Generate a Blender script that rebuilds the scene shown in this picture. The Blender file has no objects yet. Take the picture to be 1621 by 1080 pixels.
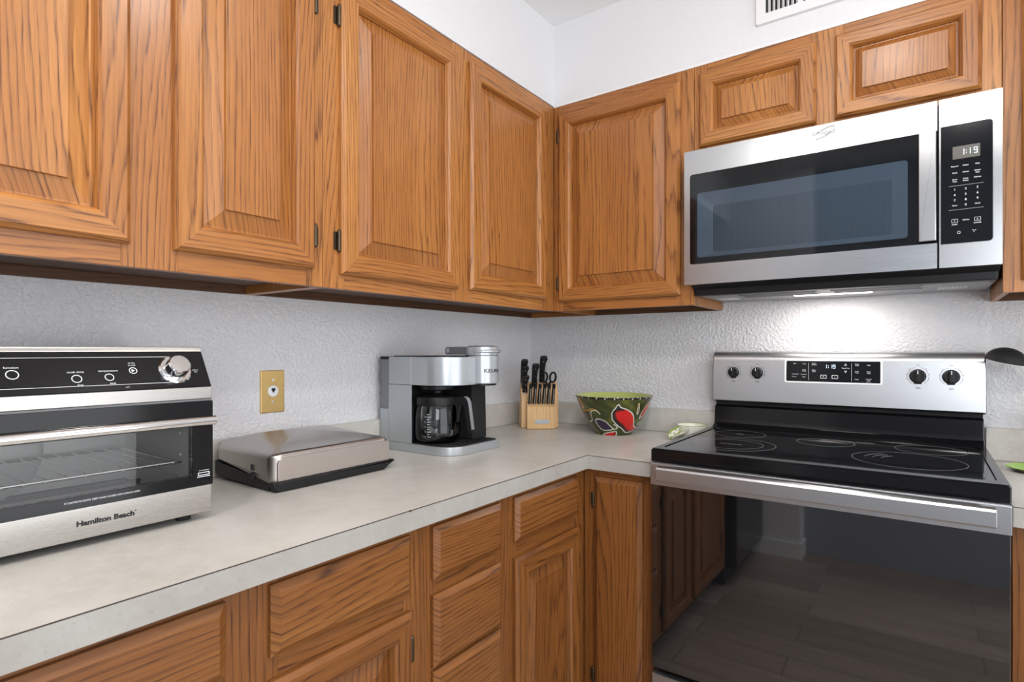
import bpy, bmesh, math, random
from mathutils import Matrix, Vector
random.seed(7)
C = bpy.context.scene
COL = C.collection
PI = math.pi

# ---------------------------------------------------------------- camera, light, exposure
cam = bpy.data.cameras.new('camera'); cam_o = bpy.data.objects.new('camera', cam); COL.objects.link(cam_o)
cam.sensor_width = 36.0; cam.lens = 902.63 / 1621 * 36.0
cam.shift_y = 14.5 / 1621; cam.clip_start = 0.02
cam_o.location = (1.4366, -2.1362, 1.2273); cam_o.rotation_euler = (PI / 2, 0, 0.6247)
C.camera = cam_o
C.view_settings.view_transform = 'Standard'; C.view_settings.look = 'None'
C.view_settings.gamma = 1.0; C.view_settings.use_curve_mapping = False
C.view_settings.exposure = 0.42
W = bpy.data.worlds.new('world'); C.world = W; W.use_nodes = True
W.node_tree.nodes['Background'].inputs[0].default_value = (0.80, 0.88, 1.0, 1)
W.node_tree.nodes['Background'].inputs[1].default_value = 1.0

def area(name, loc, size, sizey, power, color, rot=(0, 0, 0), shape='RECTANGLE'):
    l = bpy.data.lights.new(name, 'AREA'); l.shape = shape; l.size = size
    if shape == 'RECTANGLE': l.size_y = sizey
    l.energy = power; l.color = color
    o = bpy.data.objects.new(name, l); COL.objects.link(o); o.location = loc; o.rotation_euler = rot
    return o
CEIL = [(1.62, -2.18, 150.0), (0.86, -2.35, 95.0), (1.33, -1.31, 105.0)]      # x, y, radiance of the glowing domes built below
area('added_window_fill', (2.55, -2.93, 1.50), 1.25, 1.15, 18.0, (0.93, 0.96, 1.0), (PI / 2, 0, 0))  # soft fill from behind the camera, its window is an added source
area('added_patio_fill', (3.33, -1.55, 1.12), 2.0, 1.9, 19.0, (0.95, 0.97, 1.0), (0, PI / 2, 0))  # added side fill to brighten the left wall under the cabinets
MWLAMP = area('cooktop_lamp', (1.20, -0.15, 1.398), 0.18, 0.045, 0.95, (1.0, 0.93, 0.86))

# ---------------------------------------------------------------- helpers
def ident(): return Matrix.Identity(4)
class Pan:
    """panel space: u right, v up, w out of the face"""
def pan_left(x, y=0, z=0): return Matrix(((0, 0, 1, x), (1, 0, 0, y), (0, 1, 0, z), (0, 0, 0, 1)))
def pan_back(y, x=0, z=0): return Matrix(((1, 0, 0, x), (0, 0, -1, y), (0, 1, 0, z), (0, 0, 0, 1)))

def new(): 
    bm = bmesh.new(); bm.loops.layers.uv.new('UVMap'); return bm
def merge(bm, t, M=None):
    if M is not None: bmesh.ops.transform(t, matrix=M, verts=t.verts)
    me = bpy.data.meshes.new('t'); t.to_mesh(me); t.free(); bm.from_mesh(me); bpy.data.meshes.remove(me)
def setmat(bm, n0, mi):
    bm.faces.ensure_lookup_table()
    for f in bm.faces[n0:]: f.material_index = mi
AX = {'x': 0, 'y': 1, 'z': 2}
def rnd(): return (random.uniform(0, 20), random.uniform(0, 20))
def uvgrain(t, g, off=None):
    uv = t.loops.layers.uv[0]; a = AX[g]; o = off or rnd()
    others = [i for i in (0, 1, 2) if i != a]
    for f in t.faces:
        n = f.normal
        for l in f.loops:
            c = l.vert.co
            if abs(n[a]) > 0.8: l[uv].uv = (c[others[0]] * .3 + o[0], c[others[1]] + o[1])
            else: l[uv].uv = (c[a] + o[0], c[others[0]] + c[others[1]] + o[1])
def box(bm, x0, x1, y0, y1, z0, z1, g='z', bev=0, seg=2, mi=0, M=None):
    t = new()
    vs = [t.verts.new((x, y, z)) for x in (min(x0, x1), max(x0, x1)) for y in (min(y0, y1), max(y0, y1)) for z in (min(z0, z1), max(z0, z1))]
    for q in ((0, 1, 3, 2), (4, 6, 7, 5), (0, 4, 5, 1), (2, 3, 7, 6), (0, 2, 6, 4), (1, 5, 7, 3)):
        t.faces.new([vs[i] for i in q])
    if bev: bmesh.ops.bevel(t, geom=t.edges[:], offset=bev, segments=seg, affect='EDGES', profile=.5)
    t.normal_update(); uvgrain(t, g)
    for f in t.faces: f.material_index = mi
    merge(bm, t, M)
def frame_quads(t, loops, uvfn=None):
    pass
def prism(bm, poly, w0, w1, M=None, mi=0, bev=0, g='x', seg=2, bevcaps=True):
    """poly (u,v) extruded along w"""
    t = new(); n = len(poly)
    a = [t.verts.new((p[0], p[1], w0)) for p in poly]; b = [t.verts.new((p[0], p[1], w1)) for p in poly]
    fa = t.faces.new(a[::-1]); fb = t.faces.new(b)
    for i in range(n): t.faces.new((a[i], a[(i + 1) % n], b[(i + 1) % n], b[i]))
    bmesh.ops.recalc_face_normals(t, faces=t.faces[:])
    if bev:
        es = set(fb.edges) | set(fa.edges) if bevcaps else set(fb.edges)
        bmesh.ops.bevel(t, geom=list(es), offset=bev, segments=seg, affect='EDGES', profile=.5)
    t.normal_update(); uvgrain(t, g)
    for f in t.faces: f.material_index = mi
    merge(bm, t, M)
def lathe(bm, prof, seg=32, M=None, mi=0, close=False):
    t = new(); rings = []
    for r, z in prof:
        if r < 1e-6: rings.append([t.verts.new((0, 0, z))])
        else: rings.append([t.verts.new((r * math.cos(2 * PI * k / seg), r * math.sin(2 * PI * k / seg), z)) for k in range(seg)])
    for A, B in zip(rings, rings[1:]):
        for k in range(seg):
            q = []
            for v in (A[k % len(A)], A[(k + 1) % len(A)], B[(k + 1) % len(B)], B[k % len(B)]):
                if v not in q: q.append(v)
            if len(q) > 2: t.faces.new(q)
    bmesh.ops.recalc_face_normals(t, faces=t.faces[:]); t.normal_update()
    uvgrain(t, 'z')
    for f in t.faces: f.material_index = mi
    merge(bm, t, M)
def cyl(bm, r, z0, z1, M=None, seg=24, mi=0, b=0):
    p = [(0, z0), (r - b, z0)] + ([(r, z0 + b)] if b else []) + ([(r, z1 - b)] if b else []) + [(r - b, z1), (0, z1)]
    lathe(bm, p, seg, M, mi)
def tube(bm, pts, r, seg=10, mi=0, M=None, caps=True, flat=1.0, up=None):
    t = new(); P = [Vector(p) for p in pts]; rings = []; n = len(P)
    prev = None
    for i in range(n):
        d = (P[min(i + 1, n - 1)] - P[max(i - 1, 0)]).normalized()
        ref = Vector(up) if up else (prev if prev else (Vector((0, 0, 1)) if abs(d.z) < .9 else Vector((1, 0, 0))))
        s = (ref - d * ref.dot(d)).normalized(); prev = s; q = d.cross(s)
        rr = r[i] if isinstance(r, (list, tuple)) else r
        rings.append([t.verts.new(P[i] + (s * math.cos(2 * PI * k / seg) + q * math.sin(2 * PI * k / seg) * flat) * rr) for k in range(seg)])
    for A, B in zip(rings, rings[1:]):
        for k in range(seg): t.faces.new((A[k], A[(k + 1) % seg], B[(k + 1) % seg], B[k]))
    if caps: t.faces.new(rings[0][::-1]); t.faces.new(rings[-1])
    bmesh.ops.recalc_face_normals(t, faces=t.faces[:]); t.normal_update(); uvgrain(t, 'z')
    for f in t.faces: f.material_index = mi
    merge(bm, t, M)
def rrect(u0, u1, v0, v1, r, n=5):
    p = []
    rs = r if isinstance(r, (list, tuple)) else (r, r, r, r)     # order: u1v1, u0v1, u0v0, u1v0
    for (cu, cv, a0), rr in zip(((u1, v1, 0), (u0, v1, 90), (u0, v0, 180), (u1, v0, 270)), rs):
        sx = -1 if cu == u1 else 1; sy = -1 if cv == v1 else 1
        if isinstance(r, (list, tuple)): rr = max(rr, 2e-4)
        if rr <= 0: p.append((cu, cv)); continue
        for k in range(n + 1):
            a = math.radians(a0 + 90 * k / n)
            p.append((cu + sx * rr + rr * math.cos(a), cv + sy * rr + rr * math.sin(a)))
    return p
def ringplate(bm, outer, inner, w0, w1, M=None, mi=0):
    """flat frame between two polygons with the same vertex count, w0 back, w1 front"""
    t = new(); n = len(outer)
    L = [[t.verts.new((p[0], p[1], w)) for p in poly] for poly, w in ((outer, w0), (outer, w1), (inner, w1), (inner, w0))]
    for A, B in zip(L, L[1:] + L[:1]):
        for i in range(n): t.faces.new((A[i], A[(i + 1) % n], B[(i + 1) % n], B[i]))
    bmesh.ops.recalc_face_normals(t, faces=t.faces[:]); t.normal_update(); uvgrain(t, 'x')
    for f in t.faces: f.material_index = mi
    merge(bm, t, M)
def text(bm, s, size, u, v, w, M, mi=0, align='CENTER', ext=.00025, shear=0, xs=1.0, bold=0):
    cu = bpy.data.curves.new('t', 'FONT'); cu.body = s; cu.size = size; cu.align_x = align; cu.align_y = 'CENTER'
    cu.extrude = ext; cu.resolution_u = 3; cu.shear = shear; cu.offset = bold
    o = bpy.data.objects.new('t', cu); COL.objects.link(o)
    bpy.context.view_layer.update()
    me = bpy.data.meshes.new_from_object(o.evaluated_get(bpy.context.evaluated_depsgraph_get()))
    t = new(); t.from_mesh(me)
    for f in t.faces: f.material_index = mi
    bpy.data.objects.remove(o); bpy.data.curves.remove(cu); bpy.data.meshes.remove(me)
    merge(bm, t, M @ Matrix.Translation((u, v, w)) @ Matrix.Diagonal((xs, 1, 1, 1)))
SEG = {'0': 'abcdef', '1': 'bc', '9': 'abcdfg', '8': 'abcdefg'}
def seg7(bm, ch, u, v, h, w, M, mi=0):
    b = h * .5; k = h * .11
    R = {'a': (0, b, h - k, h), 'g': (0, b, h / 2 - k / 2, h / 2 + k / 2), 'd': (0, b, 0, k), 'f': (0, k, h / 2, h), 'e': (0, k, 0, h / 2), 'b': (b - k, b, h / 2, h), 'c': (b - k, b, 0, h / 2)}
    for s in SEG[ch]:
        a = R[s]; e = k * .12
        box(bm, u + a[0] + e, u + a[1] - e, v + a[2] + e, v + a[3] - e, w, w + .0003, mi=mi, M=M)

def thing(name, label, cat, loc=(0, 0, 0), rotz=0, group=None):
    o = bpy.data.objects.new(name, None); COL.objects.link(o); o.empty_display_size = .05
    o.location = loc; o.rotation_euler = (0, 0, rotz); o['label'] = label; o['category'] = cat
    if group: o['group'] = group
    return o
def root_loc(o):
    v = Vector((0, 0, 0))
    while o: v += o.location; o = o.parent
    return v
def part(name, bm, mats, parent=None, label=None, world=True, sharp=35):
    """one mesh object; world=True: bm is in world coordinates and is shifted to the parent's origin"""
    if parent and world: bmesh.ops.translate(bm, vec=-root_loc(parent), verts=bm.verts)
    me = bpy.data.meshes.new(name); bm.to_mesh(me); bm.free()
    for m in (mats if isinstance(mats, (list, tuple)) else [mats]): me.materials.append(m)
    me.polygons.foreach_set('use_smooth', [True] * len(me.polygons)); me.set_sharp_from_angle(angle=math.radians(sharp))
    o = bpy.data.objects.new(name, me); COL.objects.link(o)
    if parent: o.parent = parent
    if label: o['label'] = label
    w = o.modifiers.new('weighted_normals', 'WEIGHTED_NORMAL'); w.keep_sharp = True; w.weight = 90
    return o
def struct(name, bm, m, parent=None):
    o = part(name, bm, m, parent); o['kind'] = 'structure'; return o
def solo(name, bm, m, label, cat, group=None):
    o = part(name, bm, m); o['label'] = label; o['category'] = cat
    if group: o['group'] = group
    return o
def copy_tree(o, parent=None):
    c = o.copy(); COL.objects.link(c); c.parent = parent
    for ch in list(o.children): copy_tree(ch, c)
    return c

# ---------------------------------------------------------------- materials
def mat(name, col=(.5, .5, .5), rough=.5, metal=0, **kw):
    m = bpy.data.materials.new(name); m.use_nodes = True
    b = m.node_tree.nodes['Principled BSDF']
    b.inputs['Base Color'].default_value = (*col, 1); b.inputs['Roughness'].default_value = rough; b.inputs['Metallic'].default_value = metal
    for k, v in kw.items():
        k = k.replace('_', ' ')
        b.inputs[k].default_value = v
    return m
def N(m, t, **kw):
    n = m.node_tree.nodes.new('ShaderNode' + t)
    for k, v in kw.items():
        if hasattr(n, k): setattr(n, k, v)
    return n
def LK(m, a, b): m.node_tree.links.new(a, b)
def ramp(m, fac, stops, interp='LINEAR'):
    r = N(m, 'ValToRGB'); r.color_ramp.interpolation = interp
    els = r.color_ramp.elements
    while len(els) < len(stops): els.new(.5)
    for e, (p, c) in zip(els, stops): e.position = p; e.color = (*c, 1) if len(c) == 3 else c
    LK(m, fac, r.inputs[0]); return r.outputs[0]
def math_n(m, op, a, b=None):
    n = N(m, 'Math', operation=op)
    for i, x in enumerate((a, b)):
        if x is None: continue
        if isinstance(x, (int, float)): n.inputs[i].default_value = x
        else: LK(m, x, n.inputs[i])
    return n.outputs[0]
def mixc(m, fac, a, b, mode='MIX'):
    n = N(m, 'Mix', data_type='RGBA', blend_type=mode)
    for i, x in ((0, fac), (6, a), (7, b)):
        if isinstance(x, (int, float)): n.inputs[i].default_value = x
        elif isinstance(x, tuple): n.inputs[i].default_value = (*x, 1)
        else: LK(m, x, n.inputs[i])
    return n.outputs[2]
def noise(m, vec, scale, detail=3, rough=.55, dist=0):
    n = N(m, 'TexNoise'); n.inputs['Scale'].default_value = scale; n.inputs['Detail'].default_value = detail
    n.inputs['Roughness'].default_value = rough; n.inputs['Distortion'].default_value = dist
    if vec is not None: LK(m, vec, n.inputs['Vector'])
    return n.outputs['Fac']
def bump(m, h, strength, dist=.01):
    b = N(m, 'Bump'); b.inputs['Strength'].default_value = strength; b.inputs['Distance'].default_value = dist
    LK(m, h, b.inputs['Height']); return b.outputs[0]
def bsdf(m): return m.node_tree.nodes['Principled BSDF']
def mapping(m, src, scale):
    n = N(m, 'Mapping'); n.inputs['Scale'].default_value = scale; LK(m, src, n.inputs['Vector']); return n.outputs[0]

def oak(name, light, mid, dark, rough=.40, coat=.18, strips=0):
    m = mat(name, light, rough); b = bsdf(m)
    uv = N(m, 'TexCoord').outputs['UV']
    dist = noise(m, mapping(m, uv, (.5, 3.2, 1)), 1.0, 1, .4)
    dist2 = noise(m, mapping(m, uv, (4, 46, 1)), 1.0, 3, .6)
    sp = N(m, 'SeparateXYZ'); LK(m, uv, sp.inputs[0])
    c = math_n(m, 'ADD', math_n(m, 'MULTIPLY', sp.outputs[1], 74.0), math_n(m, 'MULTIPLY', dist, 27.0))
    c = math_n(m, 'ADD', c, math_n(m, 'MULTIPLY', dist2, 1.5))
    if strips:      # a panel glued up from several staves
        wn = N(m, 'TexWhiteNoise', noise_dimensions='1D'); LK(m, math_n(m, 'FLOOR', math_n(m, 'MULTIPLY', sp.outputs[1], strips)), wn.inputs['W'])
        c = math_n(m, 'ADD', c, math_n(m, 'MULTIPLY', wn.outputs['Value'], 9.0))
    ring = math_n(m, 'FRACT', c)
    ringc = ramp(m, ring, [(0, (.25,) * 3), (.10, (0, 0, 0)), (.55, (.10,) * 3), (.78, (.45,) * 3), (.90, (1, 1, 1)), (1, (.25,) * 3)])
    pore = noise(m, mapping(m, uv, (9, 260, 1)), 1.0, 2, .6)
    porec = ramp(m, pore, [(.40, (0, 0, 0)), (.62, (1, 1, 1))])
    streak = noise(m, mapping(m, uv, (2.0, 75, 1)), 1.0, 3, .65)
    board = noise(m, mapping(m, uv, (.3, 5.5, 1)), 1.0, 1, .5)
    base = mixc(m, ramp(m, board, [(.3, (0, 0, 0)), (.7, (1, 1, 1))]), light, mid)
    base = mixc(m, math_n(m, 'MULTIPLY', ramp(m, streak, [(.35, (0, 0, 0)), (.72, (1, 1, 1))]), .6), base, mid)
    if strips: base = mixc(m, math_n(m, 'MULTIPLY', wn.outputs['Value'], .60), base, mid)
    f = math_n(m, 'MULTIPLY', ringc, math_n(m, 'ADD', math_n(m, 'MULTIPLY', porec, .55), .38))
    f = math_n(m, 'ADD', f, math_n(m, 'MULTIPLY', porec, .17))
    base = mixc(m, f, base, dark)
    LK(m, base, b.inputs['Base Color'])
    LK(m, bump(m, math_n(m, 'SUBTRACT', 1.0, f), .05, .002), b.inputs['Normal'])
    b.inputs['Coat Weight'].default_value = coat; b.inputs['Coat Roughness'].default_value = .22
    return m
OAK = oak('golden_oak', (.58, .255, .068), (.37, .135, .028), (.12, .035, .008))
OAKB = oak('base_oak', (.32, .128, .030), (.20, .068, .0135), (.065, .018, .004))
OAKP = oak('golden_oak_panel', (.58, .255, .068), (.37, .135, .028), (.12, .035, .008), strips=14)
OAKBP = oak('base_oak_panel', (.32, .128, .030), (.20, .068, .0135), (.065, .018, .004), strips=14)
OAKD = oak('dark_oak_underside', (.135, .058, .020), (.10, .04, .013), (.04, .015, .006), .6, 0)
BIRCH = oak('block_wood', (.80, .53, .26), (.72, .45, .20), (.52, .28, .10), .45, .1)

def wallmat(name, col, bs=.35):
    m = mat(name, col, .75); b = bsdf(m)
    o = N(m, 'TexCoord').outputs['Object']
    n1 = noise(m, o, 95, 3, .6); n2 = noise(m, o, 40, 2, .5, .6)
    h = math_n(m, 'ADD', ramp(m, n1, [(.4, (0, 0, 0)), (.62, (1, 1, 1))]), math_n(m, 'MULTIPLY', n2, .7))
    LK(m, bump(m, h, bs, .006), b.inputs['Normal'])
    b.inputs['Specular IOR Level'].default_value = .35
    return m
WALL = wallmat('textured_wall_paint', (.80, .80, .825), .5)
WALLG = wallmat('blue_grey_wall_paint', (.30, .33, .38), .2)
WALL2 = wallmat('soffit_paint', (.77, .78, .80), .12)
CEILM = wallmat('ceiling_paint', (.92, .925, .93), .10)
WHITE = mat('white_trim', (.82, .83, .84), .35)
def laminate(name='stone_laminate', k=1.0):
    m = mat(name, (.6, .6, .55), .33); b = bsdf(m)
    o = N(m, 'TexCoord').outputs['Object']
    a = noise(m, o, 5, 5, .65, .4); c = noise(m, o, 38, 4, .7); d = noise(m, o, 170, 2, .6)
    col = mixc(m, ramp(m, a, [(.35, (0, 0, 0)), (.65, (1, 1, 1))]), (.61, .595, .555), (.52, .495, .45))
    col = mixc(m, math_n(m, 'MULTIPLY', ramp(m, c, [(.45, (0, 0, 0)), (.7, (1, 1, 1))]), .45), col, (.66, .645, .60))
    col = mixc(m, math_n(m, 'MULTIPLY', ramp(m, d, [(.60, (0, 0, 0)), (.75, (1, 1, 1))]), .35), col, (.36, .33, .29))
    LK(m, mixc(m, 1.0, col, (k, k, k), 'MULTIPLY'), b.inputs['Base Color']); return m
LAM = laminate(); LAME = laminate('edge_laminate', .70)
SEAM = mat('dark_seam', (.06, .045, .035), .6)
def steel(name, col, rough, axis=(1, 1, 90), var=.10):
    m = mat(name, col, rough, 1.0); b = bsdf(m)
    o = N(m, 'TexCoord').outputs['Object']
    n = noise(m, mapping(m, o, axis), 14, 3, .6)
    mr = N(m, 'MapRange'); mr.inputs[3].default_value = rough - var * .5; mr.inputs[4].default_value = rough + var
    LK(m, n, mr.inputs[0]); LK(m, mr.outputs[0], b.inputs['Roughness'])
    LK(m, bump(m, n, .03, .001), b.inputs['Normal'])
    b.inputs['Anisotropic'].default_value = .5
    return m
STEEL = steel('brushed_steel', (.42, .435, .45), .22, (1, 1, 60))
STEELR = steel('range_steel', (.58, .595, .61), .30, (1, 1, 60))
STEELV = steel('brushed_steel_warm', (.43, .435, .44), .22, (60, 1, 60))
STEELT = steel('toaster_steel', (.50, .485, .46), .25, (1, 1, 60))
CHROME = mat('polished_chrome', (.80, .80, .80), .10, 1)
SILVER = mat('silver_plastic', (.47, .50, .53), .28, .55)
LIDM = steel('pewter_lid', (.56, .525, .50), .30, (1, 1, 1), .06)
BLACK = mat('black_plastic', (.010, .010, .011), .38, IOR=1.35)
MATTEB = mat('matte_black_plastic', (.016, .016, .017), .6, IOR=1.35)
ENAMEL = mat('black_enamel', (.005, .005, .006), .12, IOR=1.42)
CERAM = mat('black_ceramic_glass', (.008, .009, .011), .06, IOR=1.55)
OVENG = mat('oven_door_glass', (.006, .006, .007), .03, IOR=2.1)
MWG = mat('microwave_panel_glass', (.005, .006, .008), .08, IOR=1.35)
DKMETAL = mat('dark_metal', (.05, .05, .055), .4, .8)
HINGE = mat('bronze_hinge', (.10, .08, .055), .38, .9)
BRASS = steel('brass_plate', (.62, .43, .17), .34, (60, 60, 1))
GREYP = mat('grey_plastic', (.16, .165, .175), .45)
INK = mat('white_print', (.75, .78, .80), .5)
INKG = mat('grey_print', (.33, .34, .35), .5)
INKB = mat('black_print', (.012, .012, .014), .5)
RUBBER = mat('rubber', (.02, .02, .02), .8)
GREEN = mat('green_glaze', (.30, .56, .06), .2, Coat_Weight=.3)
CREAM = mat('cream_glaze', (.78, .78, .70), .18, Coat_Weight=.4)
CROCKM = mat('brown_glaze', (.12, .075, .04), .3)
WOODS = mat('spoon_wood', (.52, .38, .22), .6)
GREYMET = mat('galvanised_metal', (.33, .33, .34), .45, .9)
def emit(name, col, s):
    m = mat(name, (0, 0, 0), .5); b = bsdf(m)
    b.inputs['Emission Color'].default_value = (*col, 1); b.inputs['Emission Strength'].default_value = s; return m
DIGIT = emit('clock_digits', (.70, .87, 1.0), 1.6)
LAMPE = emit('lamp_lens', (1.0, .95, .88), 3.0)
CEILE = emit('lamp_diffuser', (1.0, .96, .90), 9.0)
FILL_WINDOW = emit('window_fill_glow', (.90, .95, 1.0), 1.2)  # glow for the added window pane, serves as fill
def glass(name, tint, ior=1.5, rough=.0, alpha=.8):
    m = bpy.data.materials.new(name); m.use_nodes = True; nt = m.node_tree; nt.nodes.remove(bsdf(m))
    tr = N(m, 'BsdfTransparent'); tr.inputs[0].default_value = (*tint, 1)
    gl = N(m, 'BsdfGlossy'); gl.inputs['Roughness'].default_value = rough
    fr = N(m, 'Fresnel'); fr.inputs[0].default_value = ior
    mx = N(m, 'MixShader'); LK(m, fr.outputs[0], mx.inputs[0]); LK(m, tr.outputs[0], mx.inputs[1]); LK(m, gl.outputs[0], mx.inputs[2])
    LK(m, mx.outputs[0], nt.nodes['Material Output'].inputs[0]); return m
GLASS = glass('clear_glass', (.90, .92, .92), 1.45)
SMOKE = glass('smoked_glass', (.90, .90, .90), 1.4)
TINT = glass('microwave_window_glass', (.58, .62, .66), 1.42, .03)
TANK = mat('smoked_tank', (.21, .22, .24), .22)
def floor_mat():
    m = mat('grey_plank_floor', (.2, .17, .15), .4); b = bsdf(m)
    o = N(m, 'TexCoord').outputs['Object']
    br = N(m, 'TexBrick'); LK(m, o, br.inputs['Vector'])
    br.inputs['Scale'].default_value = 1; br.inputs['Brick Width'].default_value = 1.0; br.inputs['Row Height'].default_value = .15
    br.inputs['Mortar Size'].default_value = .002; br.offset = .37
    br.inputs['Color1'].default_value = (.27, .215, .175, 1); br.inputs['Color2'].default_value = (.42, .345, .285, 1); br.inputs['Mortar'].default_value = (.07, .06, .05, 1)
    n = noise(m, mapping(m, o, (2, 26, 1)), 1, 5, .65)
    LK(m, mixc(m, math_n(m, 'MULTIPLY', ramp(m, n, [(.35, (0, 0, 0)), (.7, (1, 1, 1))]), .5), br.outputs[0], (.16, .125, .10)), b.inputs['Base Color']); return m
FLOOR = floor_mat()
def mesh_screen():
    m = mat('perforated_screen', (.2, .2, .2), .5, .3); b = bsdf(m)
    o = N(m, 'TexCoord').outputs['Object']
    sp = N(m, 'SeparateXYZ'); LK(m, o, sp.inputs[0])
    fx = math_n(m, 'SINE', math_n(m, 'MULTIPLY', sp.outputs[0], 2 * PI / .0042)); fz = math_n(m, 'SINE', math_n(m, 'MULTIPLY', sp.outputs[2], 2 * PI / .0042))
    h = math_n(m, 'MULTIPLY', math_n(m, 'ADD', math_n(m, 'MULTIPLY', fx, .5), .5), math_n(m, 'ADD', math_n(m, 'MULTIPLY', fz, .25), .75))
    LK(m, mixc(m, h, (.26, .31, .35), (.52, .58, .63)), b.inputs['Base Color']); return m
SCREEN = mesh_screen()
BEZEL = mat('microwave_bezel', (.66, .72, .78), .4)

# ---------------------------------------------------------------- the room
ZC = 2.433; YF = -3.0; XR = 3.35; D = .319; ZT = 2.131
def slab(name, m, *a):
    bm = new(); box(bm, *a); return struct(name, bm, m)
slab('floor', FLOOR, -.1, XR + .1, YF - .1, .1, -.06, 0)
slab('ceiling', CEILM, -.1, XR + .1, YF - .1, .1, ZC, ZC + .06)
slab('wall_left', WALL, -.1, 0, YF - .1, .1, 0, ZC)
slab('wall_back', WALL, 0, XR, 0, .1, 0, ZC)
bm = new()   # right wall with an added, unseen patio door for side fill
py0, py1, pzt = -2.55, -.55, 2.07
for a in ((YF - .1, py0, 0, ZC), (py1, .1, 0, ZC), (py0, py1, pzt, ZC)): box(bm, XR, XR + .1, a[0], a[1], a[2], a[3])
struct('wall_right', bm, WALL)
PRT = Matrix(((0, 0, -1, XR), (1, 0, 0, 0), (0, 1, 0, 0), (0, 0, 0, 1)))
bm = new(); ringplate(bm, [(py0, 0), (py1, 0), (py1, pzt), (py0, pzt)], [(py0 + .07, .08), (py1 - .07, .08), (py1 - .07, pzt - .07), (py0 + .07, pzt - .07)], -.07, -.01, M=PRT); box(bm, XR + .02, XR + .05, (py0 + py1) / 2 - .04, (py0 + py1) / 2 + .04, .08, pzt - .07)
dr = struct('added_patio_door_1', bm, mat('added_patio_frame', (.8, .8, .8), .4))
FILL_PATIO = mat('patio_fill_glow', (0, 0, 0), .5); bsdf(FILL_PATIO).inputs['Emission Color'].default_value = (.93, .96, 1.0, 1); bsdf(FILL_PATIO).inputs['Emission Strength'].default_value = .7  # glow for the added patio pane, serves as side fill
bm = new(); box(bm, XR + .055, XR + .065, py0 + .07, py1 - .07, .08, pzt - .07); struct('added_door_pane', bm, FILL_PATIO, dr)
slab('wall_soffit_left', WALL2, 0, D, YF + .15, 0, ZT + .004, ZC)
slab('wall_soffit_back', WALL2, D, XR, -D, 0, ZT + .004, ZC)
slab('wall_stub', WALL, 0, .85, YF, YF + .15, 0, ZC)
bm = new()   # wall behind the camera, with an opening for the added fill window
wx0, wx1, wz0, wz1 = 1.92, 3.18, .92, 2.08
for a in ((0, wx0, 0, ZC), (wx1, XR, 0, ZC), (wx0, wx1, 0, wz0), (wx0, wx1, wz1, ZC)):
    box(bm, a[0], a[1], YF - .1, YF, a[2], a[3])
struct('wall_front', bm, WALLG)
bm = new(); box(bm, 0, .864, YF + .15, YF + .164, 0, .095, bev=.003); box(bm, .85, .864, YF + .014, YF + .15, 0, .095, bev=.003)
struct('baseboard_stub', bm, WHITE)
bm = new()
ringplate(bm, [(wx0, wz0), (wx1, wz0), (wx1, wz1), (wx0, wz1)], [(wx0 + .05, wz0 + .05), (wx1 - .05, wz0 + .05), (wx1 - .05, wz1 - .05), (wx0 + .05, wz1 - .05)], .01, .06, M=pan_back(YF) @ Matrix.Identity(4))
box(bm, (wx0 + wx1) / 2 - .02, (wx0 + wx1) / 2 + .02, YF - .055, YF - .02, wz0 + .05, wz1 - .05)
w = struct('added_window_1', bm, WHITE)  # frame of the invented window, added around the fill source
bm = new(); box(bm, wx0 + .05, wx1 - .05, YF - .09, YF - .08, wz0 + .05, wz1 - .05); struct('added_window_pane', bm, FILL_WINDOW, w)
bm = new(); box(bm, D, 1.60, -D - .003, -D, ZT - .002, ZT + .006); struct('trim_1', bm, WHITE)

# ceiling lights
for i, (lx, ly, pw) in enumerate(CEIL):
    t = thing('ceiling_light', ('small glowing dome light on the ceiling above the middle of the kitchen', 'small glowing dome light on the ceiling nearer the left cabinets', 'small glowing dome light on the ceiling above the worktop corner, between microwave and coffee maker')[i], 'light', (lx, ly, ZC))
    T = Matrix.Translation((lx, ly, ZC))
    bm = new(); lathe(bm, [(.0, -.0005), (.092, -.0005), (.092, -.010), (.088, -.014), (.074, -.014), (.074, -.006), (0, -.006)], 40, T); part('trim_ring', bm, WHITE, t)
    bm = new(); lathe(bm, [(.0725 * math.cos(PI / 2 * k / 10), -.0065 - .034 * math.sin(PI / 2 * k / 10)) for k in range(11)], 40, T); part('dome', bm, emit('lamp_dome', (1.0, .96, .915), pw), t)

# ---------------------------------------------------------------- cabinetry
def ring_strip(bm, rect, prof, M, mode, mi=0, g='v', fill=False):
    """concentric rectangles; mode 'mitre': grain follows each side, 'butt': stiles full height, 'panel': one board"""
    u0, u1, v0, v1 = rect
    t = new(); uv = t.loops.layers.uv[0]; offs = [rnd() for _ in range(4)]; po = rnd()
    L = []
    for ins, w in prof:
        L.append([t.verts.new(p) for p in ((u0 + ins, v0 + ins, w), (u1 - ins, v0 + ins, w), (u1 - ins, v1 - ins, w), (u0 + ins, v1 - ins, w))])
    def setuv(f, s):
        for l in f.loops:
            c = l.vert.co
            if mode == 'panel': a, b, o = (c.y, c.x, po) if g == 'v' else (c.x, c.y, po)
            else: a, b, o = ((c.x, c.y, offs[s]) if s in (0, 2) else (c.y, c.x, offs[s]))
            l[uv].uv = (a + o[0], b + o[1] + c.z)
    for A, B in zip(L, L[1:]):
        for s in range(4):
            f = t.faces.new((A[s], A[(s + 1) % 4], B[(s + 1) % 4], B[s])); setuv(f, s)
    if fill: f = t.faces.new(L[-1]); setuv(f, 0)
    for f in t.faces: f.material_index = mi
    merge(bm, t, M)
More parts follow.
